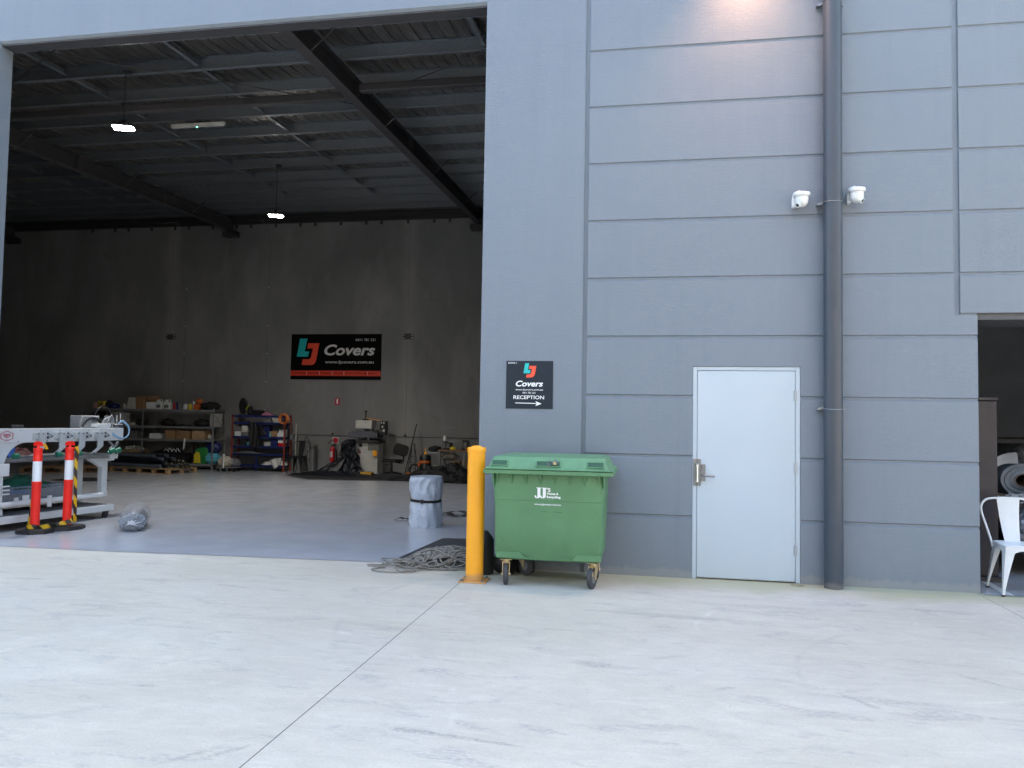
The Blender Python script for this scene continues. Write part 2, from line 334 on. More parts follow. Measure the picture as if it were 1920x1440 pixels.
# ------------------------------------------------------------------ mesh builder
class MB:
    def __init__(s): s.bm = bmesh.new()
    def box(s, x0, x1, y0, y1, z0, z1, bev=0., M=None, seg=1):
        r = bmesh.ops.create_cube(s.bm, size=1)
        vs = r['verts']
        T = Matrix.Translation(((x0+x1)/2, (y0+y1)/2, (z0+z1)/2)) @ Matrix.Diagonal((abs(x1-x0), abs(y1-y0), abs(z1-z0), 1))
        for v in vs: v.co = T @ v.co
        if bev:
            es = list({e for v in vs for e in v.link_edges})
            q = bmesh.ops.bevel(s.bm, geom=es, offset=bev, segments=seg, affect='EDGES', profile=.5)
            vs = list({v for v in q['verts']} | {v for v in vs if v.is_valid})
        if M is not None:
            for v in vs: v.co = M @ v.co
        return s
    def cyl(s, p0, p1, r0, r1=None, seg=16, cap=True):
        return s.tube([p0, p1], [r0, r0 if r1 is None else r1], seg, cap)
    def tube(s, pts, r, seg=8, cap=True, closed=False):
        pts = [Vector(p) for p in pts]; n = len(pts)
        if not hasattr(r, '__len__'): r = [r]*n
        rings = []; prev = None
        for i, p in enumerate(pts):
            if closed: t = pts[(i+1) % n]-pts[i-1]
            else: t = (pts[min(i+1, n-1)]-pts[max(i-1, 0)])
            if t.length < 1e-9: t = Vector((0, 0, 1))
            t.normalize()
            if prev is None:
                a = Vector((0, 0, 1)) if abs(t.z) < .9 else Vector((1, 0, 0))
                nrm = t.cross(a).normalized()
            else:
                nrm = prev - t*prev.dot(t)
                nrm = nrm.normalized() if nrm.length > 1e-6 else t.cross(Vector((0, .3, 1))).normalized()
            prev = nrm; bn = t.cross(nrm)
            rings.append([s.bm.verts.new(p + (nrm*math.cos(2*PI*k/seg)+bn*math.sin(2*PI*k/seg))*r[i]) for k in range(seg)])
        for i in range(n if closed else n-1):
            a, b = rings[i], rings[(i+1) % n]
            for k in range(seg): s.bm.faces.new((a[k], a[(k+1) % seg], b[(k+1) % seg], b[k]))
        if cap and not closed:
            if r[0] > 1e-4: s.bm.faces.new(rings[0][::-1])
            if r[-1] > 1e-4: s.bm.faces.new(rings[-1])
        return s
    def lathe(s, prof, c=(0, 0, 0), seg=24, M=None):
        rings = []
        for (r, z) in prof:
            ring = []
            for k in range(seg):
                v = Vector((r*math.cos(2*PI*k/seg), r*math.sin(2*PI*k/seg), z))
                if M is not None: v = M @ v
                ring.append(s.bm.verts.new(v+Vector(c)))
            rings.append(ring)
        for a, b in zip(rings, rings[1:]):
            for k in range(seg): s.bm.faces.new((a[k], a[(k+1) % seg], b[(k+1) % seg], b[k]))
        s.bm.faces.new(rings[0][::-1]); s.bm.faces.new(rings[-1])
        return s
    def prism(s, poly, y0, y1, plane='XZ', M=None):
        # poly in plane coords, extruded along the remaining axis
        def P(a, b, c):
            v = {'XZ': Vector((a, c, b)), 'XY': Vector((a, b, c)), 'YZ': Vector((c, a, b))}[plane]
            return M @ v if M is not None else v
        A = [s.bm.verts.new(P(a, b, y0)) for a, b in poly]; B = [s.bm.verts.new(P(a, b, y1)) for a, b in poly]
        n = len(poly)
        fs = [s.bm.faces.new(A), s.bm.faces.new(B[::-1])]
        for i in range(n): fs.append(s.bm.faces.new((A[i], B[i], B[(i+1) % n], A[(i+1) % n])))
        return s
    def loft(s, secs, cs=4, cap=True, M=None, jit=None):
        # secs: (z, x0, x1, y0, y1, r) rounded rectangles
        rings = []
        for (z, x0, x1, y0, y1, r) in secs:
            r = min(r, (x1-x0)/2-1e-4, (y1-y0)/2-1e-4); ring = []
            for (cx, cy, a0) in ((x1-r, y1-r, 0), (x0+r, y1-r, 90), (x0+r, y0+r, 180), (x1-r, y0+r, 270)):
                for k in range(cs+1):
                    a = math.radians(a0+90*k/cs)
                    v = Vector((cx+r*math.cos(a), cy+r*math.sin(a), z))
                    if jit: v = jit(v)
                    if M is not None: v = M @ v
                    ring.append(s.bm.verts.new(v))
            rings.append(ring)
        n = len(rings[0])
        for a, b in zip(rings, rings[1:]):
            for k in range(n): s.bm.faces.new((a[k], a[(k+1) % n], b[(k+1) % n], b[k]))
        if cap: s.bm.faces.new(rings[0][::-1]); s.bm.faces.new(rings[-1])
        return s
    def blob(s, c, r, amp=.15, freq=3., seed=0, sub=4, zmin=None, M=None):
        q = bmesh.ops.create_icosphere(s.bm, subdivisions=sub, radius=1); off = Vector((seed*7.3, seed*3.1, seed*1.7))
        for v in q['verts']:
            d = v.co.normalized()
            k = 1+amp*noise.noise(d*freq+off)*1.6+amp*.6*abs(noise.noise(d*freq*2.7+off))+amp*.25*noise.noise(d*freq*7+off)
            v.co = Vector((d.x*r[0]*k, d.y*r[1]*k, d.z*r[2]*k))
            if M is not None: v.co = M @ v.co
            v.co += Vector(c)
            if zmin is not None and v.co.z < zmin: v.co.z = zmin
        return s
    def heap(s, cx, cy, lx, ly, h, seed=0, n=48, freq=3, z0=0., rot=0.):
        off = Vector((seed*5.1, seed*2.3, 0)); g = []
        for i in range(n+1):
            row = []
            for j in range(n+1):
                u = i/n*2-1; v = j/n*2-1
                wob = 1+.28*noise.noise(Vector((math.atan2(v, u)*1.2, seed, 0)))
                rr = math.sqrt(u*u+v*v)/wob
                env = max(0., 1-rr**2.2)
                q = Vector((u*freq, v*freq, 0))+off
                ridge = 1-abs(noise.noise(q))*2.2; r2 = 1-abs(noise.noise(q*2.3+off))*2
                z = h*env*(.55+.3*ridge+.18*r2)*(.8+.5*noise.noise(q*.5))
                x, y = u*lx/2, v*ly/2
                x, y = x*math.cos(rot)-y*math.sin(rot), x*math.sin(rot)+y*math.cos(rot)
                row.append(s.bm.verts.new((cx+x+.03*noise.noise(q*2), cy+y, z0+max(0, z)) if env > 0 else (cx+x*.0+x, cy+y, z0)))
            g.append(row)
        for i in range(n):
            for j in range(n):
                f = (g[i][j], g[i+1][j], g[i+1][j+1], g[i][j+1])
                if max(v.co.z for v in f) > z0+.0015: s.bm.faces.new(f)
        for v in [v for v in s.bm.verts if not v.link_faces]: s.bm.verts.remove(v)
        return s
    def cloth(s, A, B, C, D, nu, nv, f, th=.003):
        # bilinear sheet with displacement f(u,v)->Vector, given thickness
        A, B, C, D = map(Vector, (A, B, C, D)); g = []
        for i in range(nu+1):
            row = []
            for j in range(nv+1):
                u, v = i/nu, j/nv
                row.append(s.bm.verts.new((A*(1-u)+B*u)*(1-v)+(D*(1-u)+C*u)*v+f(u, v)))
            g.append(row)
        fs = [s.bm.faces.new((g[i][j], g[i+1][j], g[i+1][j+1], g[i][j+1])) for i in range(nu) for j in range(nv)]
        bmesh.ops.recalc_face_normals(s.bm, faces=fs)
        bmesh.ops.solidify(s.bm, geom=fs, thickness=th)
        return s
    def text(s, txt, x0, x1, zbase, height, y, bold=0., shear=0., th=.0012, M=None):
        cu = bpy.data.curves.new("t", 'FONT'); cu.body = txt; cu.size = 1; cu.offset = bold; cu.shear = shear
        cu.resolution_u = 3; cu.fill_mode = 'FRONT'
        ob = bpy.data.objects.new("t", cu); COL.objects.link(ob)
        me = bpy.data.meshes.new_from_object(ob)
        co = [v.co.copy() for v in me.vertices]
        mx0 = min(c.x for c in co); mx1 = max(c.x for c in co)
        cap = .73
        vs = []
        for c in co:
            p = Vector((x0+(c.x-mx0)/(mx1-mx0)*(x1-x0), y, zbase+c.y/cap*height))
            vs.append(s.bm.verts.new(M @ p if M is not None else p))
        for p in me.polygons:
            try: s.bm.faces.new([vs[i] for i in p.vertices])
            except ValueError: pass
        bpy.data.objects.remove(ob); bpy.data.curves.remove(cu); bpy.data.meshes.remove(me)
        return s
    def xf(s, M):
        for v in s.bm.verts: v.co = M @ v.co
        return s
def link_mesh(mb, name, m, parent=None, loc=(0, 0, 0), ang=32, fixn=True, pc=None):
    """verts are given in the parent thing's local space (or world when parent is None, with loc = origin)."""
    bm = mb.bm
    if fixn: bmesh.ops.recalc_face_normals(bm, faces=bm.faces)
    c = Vector(loc)
    if parent is not None:
        lo = Vector((min(v.co.x for v in bm.verts), min(v.co.y for v in bm.verts), min(v.co.z for v in bm.verts)))
        hi = Vector((max(v.co.x for v in bm.verts), max(v.co.y for v in bm.verts), max(v.co.z for v in bm.verts)))
        c = (lo+hi)/2
    for v in bm.verts: v.co -= c
    me = bpy.data.meshes.new(name); bm.to_mesh(me); bm.free()
    if ang:
        for p in me.polygons: p.use_smooth = True
        me.set_sharp_from_angle(angle=math.radians(ang))
    me.materials.append(m)
    o = bpy.data.objects.new(name, me); COL.objects.link(o); o.location = c
    o['_c'] = [c.x, c.y, c.z] if parent is not None else [0., 0., 0.]
    if parent is not None:
        o.parent = parent
        pc = Vector(parent['_c']) if '_c' in parent and parent.parent is not None else Vector((0, 0, 0))
        o.location = c-pc
    return o
def tag(o, label=None, cat=None, group=None, kind=None):
    for k, v in (('label', label), ('category', cat), ('group', group), ('kind', kind)):
        if v: o[k] = v
    return o
class Thing:
    def __init__(s, name, label, cat, loc, rotz=0., group=None):
        s.e = bpy.data.objects.new(name, None); COL.objects.link(s.e); s.e.location = loc; s.e.rotation_euler = (0, 0, rotz)
        s.e.empty_display_size = .2
        s.inv = (Matrix.Translation(loc) @ Matrix.Rotation(rotz, 4, 'Z')).inverted()
        tag(s.e, label, cat, group)
    def part(s, name, mb, m, parent=None, world=False, label=None, ang=32):
        if world: mb.xf(s.inv)
        o = link_mesh(mb, name, m, parent or s.e, ang=ang)
        if label: o['label'] = label
        return o
def single(name, mb, m, label, cat, loc, group=None, ang=32):
    return tag(link_mesh(mb, name, m, None, loc, ang), label, cat, group)
def copy_thing(root, loc, rotz=None, label=None):
    r = root.copy(); COL.objects.link(r); r.location = loc
    if rotz is not None: r.rotation_euler = (0, 0, rotz)
    if label: r['label'] = label
    for ch in list(root.children):
        c = ch.copy(); COL.objects.link(c); c.parent = r
        for g in list(ch.children):
            d = g.copy(); COL.objects.link(d); d.parent = c
    return r
def arc(c, r, a0, a1, n, ax=(1, 0, 0), ay=(0, 0, 1)):
    c, ax, ay = Vector(c), Vector(ax), Vector(ay)
    return [c+ax*r*math.cos(math.radians(a0+(a1-a0)*i/n))+ay*r*math.sin(math.radians(a0+(a1-a0)*i/n)) for i in range(n+1)]
def smooth_path(pts, n=8):
    pts = [Vector(p) for p in pts]; out = []
    for i in range(len(pts)-1):
        p0 = pts[max(i-1, 0)]; p1 = pts[i]; p2 = pts[i+1]; p3 = pts[min(i+2, len(pts)-1)]
        for k in range(n):
            t = k/n
            out.append(.5*((2*p1)+(p2-p0)*t+(2*p0-5*p1+4*p2-p3)*t*t+(3*p1-p0-3*p2+p3)*t**3))
    return out+[pts[-1]]

# ------------------------------------------------------------------ ground and floors
g = MB(); v = [g.bm.verts.new(p) for p in ((-200, -200, 0), (200, -200, 0), (200, 200, 0), (-200, 200, 0))]; g.bm.faces.new(v)
tag(link_mesh(g, "ground", GROUND, ang=0), kind='structure')
def sheet(name, poly, z, m):
    g = MB(); g.bm.faces.new([g.bm.verts.new((x, y, z)) for x, y in poly])
    return tag(link_mesh(g, name, m, ang=0), kind='structure')
sheet("floor", [(-7.95, -.245), (-5.9, -.2), (-4.69, -.12), (-3.2, -.04), (-1.77, .02), (-.62, .1), (-.62, 12.5), (-21.2, 12.5), (-21.2, .1), (-7.95, .1)], .004, EPOXY)
sheet("floor", [(3.05, -.06), (9.4, -.06), (9.4, 8.4), (3.05, 8.4)], .004, EPOXY)
sheet("white_floor_line", [(3.22, -.06), (3.30, -.06), (3.78, 8.4), (3.70, 8.4)], .008, mat("line_white", (.6, .62, .63), .5))  # thin white strip running into the right-hand unit's floor

# ------------------------------------------------------------------ warehouse building
WH = Thing("warehouse_building", "tall grey concrete warehouse with a wide open bay, grooved wall and pale door", "building", (-1.77, 0, 0))
GZ = [5.414-.6*k for k in range(-7, 9)]
def strip(mb, x0, x1, z0, z1, yo=0., grooves=True, back=.2, cut=None):
    prof = [(yo, z0)]
    if grooves:
        for z in sorted(GZ):
            if z-.04 > z0 and z+.012 < z1:
                prof += [(yo, z-.034), (yo+.013, z-.026), (yo+.013, z-.005), (yo, z+.005)]
    prof.append((yo, z1))
    poly = prof+[(back, z1), (back, z0)]
    bm = mb.bm
    A = [bm.verts.new((x0, y, z)) for y, z in poly]; B = [bm.verts.new((x1, y, z)) for y, z in poly]
    n = len(poly); bm.faces.new(A[::-1]); bm.faces.new(B)
    for i in range(n): bm.faces.new((A[i], A[(i+1) % n], B[(i+1) % n], B[i]))
TOP = 9.4
mb = MB(); strip(mb, -.652, .4145, -.05, TOP); strip(mb, .4145, 1.4415, 2.106, TOP); strip(mb, 1.4415, 2.832, -.05, TOP); strip(mb, 2.832, 3.035, -.05, 2.602)
wp = WH.part("wall_panel", mb, WALL, world=True, ang=10)
mb = MB(); strip(mb, -1.768, -.698, -.05, TOP, 0, False)
WH.part("wall_panel", mb, WALL, world=True, ang=10, label="plain smooth grey pier panel beside the open bay")
mb = MB(); mb.prism([(0, 6.035), (.028, 6.008), (.2, 6.008), (.2, TOP), (0, TOP)], -7.832, -1.7705, 'YZ')
WH.part("lintel_panel", mb, WALL, world=True, ang=10)
mb = MB(); strip(mb, -21.2, -7.832, -.05, TOP, 0, False)
WH.part("wall_panel", mb, WALL, world=True, ang=10)
mb = MB(); strip(mb, 2.888, 9.6, 2.625, TOP)
WH.part("wall_panel", mb, WALL, world=True, ang=10)
mb = MB(); strip(mb, -.698, -.652, -.05, TOP, .022, False); strip(mb, 2.832, 2.888, 2.602, TOP, .022, False); strip(mb, 2.888, 3.035, 2.602, 2.625, .014, False, .19)
WH.part("panel_joint", mb, WALL, world=True, ang=10)
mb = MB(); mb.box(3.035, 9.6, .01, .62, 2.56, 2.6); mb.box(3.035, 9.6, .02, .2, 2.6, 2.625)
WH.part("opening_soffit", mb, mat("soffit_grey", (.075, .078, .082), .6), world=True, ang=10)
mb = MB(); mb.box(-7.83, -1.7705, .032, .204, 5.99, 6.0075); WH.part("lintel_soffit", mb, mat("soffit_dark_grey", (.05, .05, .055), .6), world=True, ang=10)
mb = MB(); mb.box(3.2, 9.6, .25, .62, 2.66, 3.1, .02)
# back, side and partition walls
mb = MB()
for x0, x1 in ((-21.2, -13.892), (-13.868, -6.632), (-6.608, -.6)): mb.box(x0, x1, 12.45, 12.62, -.05, 7.62)
for x in (-13.88, -6.62): mb.box(x-.012, x+.012, 12.462, 12.62, -.05, 7.62)
WH.part("back_wall", mb, BACK, world=True, ang=10)
mb = MB(); mb.box(-21.4, -21.2, .2, 12.62, -.05, 7.6); WH.part("side_wall", mb, BACK, world=True, ang=10)
mb = MB(); mb.box(-.6, -.45, .2, 12.62, -.05, 7.6); WH.part("partition_wall", mb, BACK, world=True, ang=10)
mb = MB(); mb.box(2.9, 3.0, .21, 8.4, -.05, 3.6); mb.box(2.9, 9.8, 8.4, 8.5, -.05, 3.6); mb.box(9.4, 9.6, .21, 8.4, -.05, 3.6); mb.box(2.9, 9.8, .21, 8.5, 3.6, 3.7)
WH.part("office_wall", mb, INNER, world=True, ang=10)
# roof: ribbed foil-backed sheet on purlins
PY = [.75, 1.72, 2.72, 3.7, 4.72, 5.7, 6.7, 7.7, 8.7, 9.55, 10.35, 11.1, 11.7]
def RZ(y): return 6.978+.037*y
bm_ = MB(); pr = []
x = -21.2
while x < -.6:
    pr += [(x, 0), (x+.05, -.004), (x+.135, -.004), (x+.172, 0), (x+.178, -.014), (x+.188, -.014)]; x += .19
pr = [(min(a, -.6), b) for a, b in pr]
def rib_row(y):
    out = []
    for (a, b) in pr:
        kk = max([q for q in [-.3]+PY if q <= y+1e-6]); nx = min([q for q in PY+[12.8] if q > y+1e-6]); tt = (y-kk)/(nx-kk)
        sag = -.045*(math.sin(PI*tt)**.7)+.014*noise.noise(Vector((a*4, y*3, 0)))
        out.append(bm_.bm.verts.new((a, y, RZ(y)+b+sag)))
    return out
rows = [rib_row(.2+i*(12.4/100)) for i in range(101)]
for a, b in zip(rows, rows[1:]):
    for k in range(len(a)-1):
        if (a[k].co-a[k+1].co).length > 1e-5: bm_.bm.faces.new((a[k], a[k+1], b[k+1], b[k]))
WH.part("roof_sheet", bm_, FOIL, world=True, ang=50)
mb = MB(); mb.box(-21.4, 9.6, .2, 12.7, 7.62, 7.75); mb.box(-.45, 9.6, 8.5, 12.7, -.05, 7.6); WH.part("roof_deck", mb, STEEL, world=True, ang=10)
RX = [-19.3, -12.0, -4.66]
bays = [(-21.2, -19.3), (-19.3, -12.0), (-12.0, -4.66), (-4.66, -.6)]
for x0, x1 in bays[1:]:
    for y in PY:
        z = 6.75+.037*y; mb = MB()
        mb.box(x0, x1, y, y+.003, z, z+.2); mb.box(x0, x1, y-.065, y, z, z+.003); mb.box(x0, x1, y-.065, y, z+.197, z+.2)
        mb.box(x0, x1, y-.065, y-.062, z+.003, z+.02); mb.box(x0, x1, y+.003, y+.007, z+.07, z+.13)
        WH.part("purlin", mb, GALV, world=True, ang=10)
for x in RX:
    mb = MB(); zb = lambda y: 6.42+.037*y
    def slab(xa, xb, o0, o1):
        vs = []
        for (y, o) in ((.2, o0), (.2, o1), (12.44, o1), (12.44, o0)):
            vs.append((y, zb(y)+o))
        mb.prism(vs, xa, xb, 'YZ')
    slab(x-.085, x+.085, 0, .014); slab(x-.085, x+.085, .312, .326); slab(x-.005, x+.005, .014, .312)
    for y in (3.45, 6.2, 9.2): mb.box(x-.08, x+.08, y-.005, y+.005, zb(y)+.016, zb(y)+.31)
    WH.part("rafter", mb, STEEL, world=True, ang=10)
    mb = MB(); mb.box(x-.2, x+.22, 12.2, 12.449, 6.68, 6.84, .008); WH.part("rafter_bracket", mb, DARKSTEEL, world=True)
    for y in (1.72, 4.72, 7.7, 10.35):
        for s in (-1, 1):
            mb = MB(); mb.tube([(x+s*.07, y-.03, zb(y)+.03), (x+s*.42, y-.03, 6.75+.037*y)], .012, 6)
            WH.part("fly_brace", mb, STEEL, world=True)
mb = MB(); mb.box(-11.66, -4.7, 3.4, 3.52, 6.58, 6.70, .01); WH.part("strut_beam", mb, STEEL, world=True)
mb = MB(); mb.box(-4.5, -.6, 3.2, 3.32, 6.60, 6.72, .01); WH.part("strut_beam", mb, STEEL, world=True)
for (a, b) in (((-4.7, 4.45, 6.86), (-10.6, .4, 6.74)), ((-11.7, 3.54, 6.83), (-6.4, .35, 6.72)), ((-4.5, 3.95, 6.86), (-.65, 1.63, 6.78))):
    mb = MB(); mb.tube([a, b], .009, 6); WH.part("bracing_rod", mb, STEEL, world=True)
for x in (-9.2, -6.9, -16.5, -14.1, -2.4):
    for y0, y1 in zip(PY[:-3], PY[1:-2]):
        mb = MB(); z0 = 6.80+.037*y0; z1 = 6.80+.037*y1
        mb.prism([(y0+.01, z0), (y1-.07, z1), (y1-.07, z1+.1), (y0+.01, z0+.1)], x-.05, x-.046, 'YZ')
        mb.prism([(y0+.01, z0), (y1-.07, z1), (y1-.07, z1+.004), (y0+.01, z0+.004)], x-.05, x+.02, 'YZ')
        mb.box(x-.02, x+.02, y1-.075, y1-.068, z1-.02, z1+.12)
        WH.part("purlin_bridging", mb, GALV, world=True, ang=10)
mb = MB(); mb.box(-21.2, -.6, 12.3, 12.449, 7.16, 7.3); mb.box(-21.2, -.6, 12.38, 12.449, 7.06, 7.16)
for i in range(22):
    x = -16.6+i*.66+.12*math.sin(i*2.1); mb.box(x-.03, x+.03, 12.42, 12.445, 6.96, 7.06)
WH.part("eave_beam", mb, DARKSTEEL, world=True, ang=10)
for x in (-13.88, -6.62):
    mb = MB(); mb.box(x-.16, x+.16, 12.43, 12.449, 3.715, 3.875, .004); pl = WH.part("joint_plate", mb, mat("plate_grey", (.055, .055, .052), .6), world=True)
    for dx in (-.125, .125):
        for dz in (-.042, .042):
            mb = MB(); mb.box(x+dx-.02, x+dx+.02, 12.42, 12.43, 3.795+dz-.02, 3.795+dz+.02, .004); mb.cyl((x+dx, 12.42, 3.795+dz), (x+dx, 12.405, 3.795+dz), .009, seg=6)
            WH.part("bolt", mb, OFFW, pl, world=True)
# door
mb = MB()
fx0, fx1, fz = .4155, 1.4405, 2.104
mb.box(fx0, .4575, .008, .12, .002, fz, .003); mb.box(1.397, fx1, .008, .12, .002, fz, .003); mb.box(.4575, 1.397, .008, .12, 2.066, fz, .003)
mb.box(.42, 1.436, .07, .11, .006, 2.08)
door = WH.part("door_frame", mb, FRAMEW, world=True)
mb = MB(); mb.box(.4615, 1.3935, .012, .055, .012, 2.062, .0025)
leaf = WH.part("door_leaf", mb, DOORW, world=True)
for z in (1.77, 1.07, .27):
    mb = MB(); mb.cyl((1.396, .004, z), (1.396, .004, z+.1), .0085, seg=10)
    for k in range(1, 4): mb.cyl((1.396, .004, z+k*.025-.0008), (1.396, .004, z+k*.025+.0008), .0094, seg=10)
    mb.box(1.378, 1.414, .0075, .0105, z+.002, z+.098); WH.part("hinge", mb, mat("hinge_grey", (.40, .45, .49), .35, .3, .03), leaf, world=True)
mb = MB(); mb.box(.425, .4585, .002, .008, .915, 1.182, .002); mb.box(.4625, .498, .002, .0115, .915, 1.182, .002)
mb.prism([(.436, .985), (.446, .95), (.462, .94), (.478, .95), (.488, .985), (.488, 1.12), (.478, 1.14), (.446, 1.14), (.436, 1.12)], -.006, .002)
WH.part("lock_guard", mb, CHROME, leaf, world=True)
mb = MB(); mb.cyl((.461, -.022, .955), (.461, -.022, 1.125), .012, seg=14); mb.cyl((.461, -.022, 1.12), (.461, -.022, 1.135), .022, .026, seg=16); mb.cyl((.461, -.006, .965), (.461, -.03, .965), .013, seg=12); mb.cyl((.461, -.006, 1.115), (.461, -.03, 1.115), .013, seg=12)
WH.part("pull_bar", mb, mat("polished_steel", (.75, .76, .76), .18, .95, .02), leaf, world=True)
mb = MB(); mb.box(.4995, .542, .004, .0115, .962, 1.13, .002); mb.cyl((.521, .004, 1.098), (.521, -.012, 1.098), .0115, seg=14)
WH.part("lock_plate", mb, CHROME, leaf, world=True)
mb = MB(); mb.cyl((.519, .006, 1.02), (.519, -.05, 1.02), .011, seg=12)
mb.tube(smooth_path([(.519, -.045, 1.022), (.54, -.055, 1.019), (.58, -.055, 1.016), (.628, -.052, 1.014)], 5), [.011]*5+[.0095]*11, 10)
WH.part("door_handle", mb, CHROME, leaf, world=True)
# downpipe
mb = MB(); mb.cyl((1.72, -.112, .0), (1.72, -.112, TOP), .0865, seg=40)
dp = WH.part("downpipe", mb, PIPE, world=True)
for z in (1.70, 3.70, 5.70, 7.7):
    mb = MB(); mb.tube([(1.72+.0895*math.cos(a), -.112+.0895*math.sin(a), z+.012*math.sin(a)) for a in [2*PI*i/32 for i in range(32)]], .0035, 6, closed=True)
    mb.prism([(1.585, z-.012), (1.60, z+.004), (1.645, z+.022), (1.65, z-.004), (1.61, z-.016)], -.06, -.03)
    mb.box(1.585, 1.64, -.03, -.001, z-.012, z-.006); mb.box(1.80, 1.845, -.03, -.001, z-.012, z-.006)
    WH.part("pipe_clamp", mb, GALV, dp, world=True)

# unseen warehouse block added behind the camera to cut off low sky light
SKY_BLOCK = Thing("warehouse_building", "added grey warehouse block, out of view across the yard, holding back low sky light", "building", (-4, -19, 0))
mb = MB(); mb.box(-60, 50, -36, -19, -.05, 14.0); SKY_BLOCK.part("wall_panel", mb, mat("sky_blocker_grey", (.075, .08, .088), .8), world=True)
for x in (-9, 3):  # door slabs belonging to the added block
    mb = MB(); mb.box(x, x+5, -18.99, -18.94, .004, 5.2); SKY_BLOCK.part("blocker_door", mb, mat("blocker_door_grey", (.12, .125, .13), .7), world=True)

# ------------------------------------------------------------------ facade fittings
wl = Thing("wall_light", "round up-and-down wall light glowing warm high on the grooved wall", "wall light", (.93, 0, 6.74))
mb = MB(); mb.cyl((.93, -.19, 6.62), (.93, -.19, 6.86), .055, seg=24); wl.part("body", mb, DARKSTEEL, world=True)
mb = MB(); mb.box(.89, .97, -.14, -.001, 6.68, 6.80, .004); wl.part("wall_bracket", mb, DARKSTEEL, world=True)
mb = MB(); mb.cyl((.93, -.19, 6.614), (.93, -.19, 6.619), .045, seg=20); wl.part("lamp_lens", mb, mat("warm_lamp_lens", (1, .8, .6), .4, 0, 0, emis=(1, .62, .36), estr=10), world=True)
sp = bpy.data.lights.new("wall_light_beam", 'SPOT'); sp.energy = 27; sp.color = (1, .50, .26); sp.spot_size = math.radians(105); sp.spot_blend = 1; sp.shadow_soft_size = .04
spo = bpy.data.objects.new("wall_light_beam", sp); COL.objects.link(spo); spo.location = (.93, -.24, 6.59); spo.rotation_euler = (math.radians(-10), 0, 0)

def camera_thing(x, z, face, label):
    t = Thing("security_camera", label, "security camera", (x, 0, z), group="white dome cameras beside the downpipe")
    s = face
    mb = MB()
    mb.box(-.075, -.035, -.07, -.001, -.09, .0, .008)
    mb.tube(smooth_path([(-.055, -.03, -.01), (-.05, -.07, .035), (-.01, -.11, .045)], 5), .022, 10); t.part("wall_arm", mb, WHITE)
    mb = MB(); mb.lathe([(.05, 0), (.076, .004), (.08, .014), (.08, .026), (.074, .038), (.04, .047), (.005, .049)], (0, -.125, 0), 28, Matrix.Rotation(math.radians(7), 4, 'X')); t.part("cap", mb, WHITE)
    mb = MB(); prof = [(.062, .0), (.063, -.03), (.061, -.055)] + [(.060*math.cos(math.radians(a)), -.055-.052*math.sin(math.radians(a))) for a in (15, 30, 45, 60, 75, 88)]
    mb.lathe(prof, (0, -.125, 0), 28); bd = t.part("dome", mb, WHITE)
    a = math.radians(-90-55*s); d = Vector((math.cos(a)*.8, math.sin(a)*.8, -.55)).normalized(); c = Vector((0, -.125, -.058))
    mb = MB(); mb.cyl(c+d*.03, c+d*.066, .03, .026, seg=20); t.part("lens_housing", mb, WHITE)
    mb = MB(); mb.cyl(c+d*.06, c+d*.068, .0155, seg=16); mb.cyl(c+d*.06+Vector((0, 0, .022)), c+d*.066+Vector((0, 0, .022)), .005, seg=8); t.part("lens", mb, BLACKP)
    return t
camera_thing(1.43, 3.76, 1, "white dome camera left of the downpipe, its lens turned left")
camera_thing(1.935, 3.785, -1, "white dome camera right of the downpipe, its lens turned right")

def logoLJ(mbL, mbJ, fx, fz, k, y, pts):
    L, J = pts
    mbL.prism([(fx(a), fz(b)) for a, b in L], y-.0012, y); mbJ.prism([(fx(a), fz(b)) for a, b in J], y-.0012, y)
# reception sign
t = Thing("reception_sign", "square dark sign reading Covers RECEPTION with a white arrow, on the smooth pier", "sign", (-1.241, -.003, 1.657))
mb = MB(); mb.box(-1.488, -.995, -.005, -.001, 1.657, 2.154); t.part("sign_board", mb, SIGNB, world=True)
fx = lambda x: -1.2415+(x-815)*.000503; fz = lambda y: 1.9055+(679-y)*.000506
A, B = MB(), MB()
logoLJ(A, B, fx, fz, 1, -.006, ([(720, 235), (800, 235), (782, 375), (835, 375), (822, 442), (687, 442)],
    [(812, 290), (955, 290), (930, 440), (918, 480), (898, 508), (865, 525), (830, 530), (742, 530), (755, 465), (822, 465), (838, 455), (848, 435), (862, 352), (803, 352)]))
t.part("logo", A, TEAL, world=True, label="teal letter L of the logo"); t.part("logo", B, ORNG, world=True, label="orange letter J of the logo")
mb = MB()
for txt, x0, x1, zb_, zt, bd, sh in (("DOOR 1", 365, 545, 245, 212, .01, 0), ("Covers", 530, 1098, 710, 592, .027, .25), ("www.ljcovers.com.au", 525, 1098, 795, 760, .012, 0),
        ("0411 781 221", 675, 942, 862, 824, .008, 0), ("RECEPTION", 485, 1125, 972, 897, .012, 0)):
    mb.text(txt, fx(x0), fx(x1), fz(zb_), (zb_-zt)*.000506, -.0066, bd, sh)
for pl in ([(525, 1047), (955, 1053), (955, 1068), (525, 1062)], [(950, 1013), (1075, 1067), (950, 1113), (970, 1062)]):
    mb.prism([(fx(a), fz(b)) for a, b in pl], -.0066, -.006)
t.part("lettering", mb, LETT, world=True, ang=0)
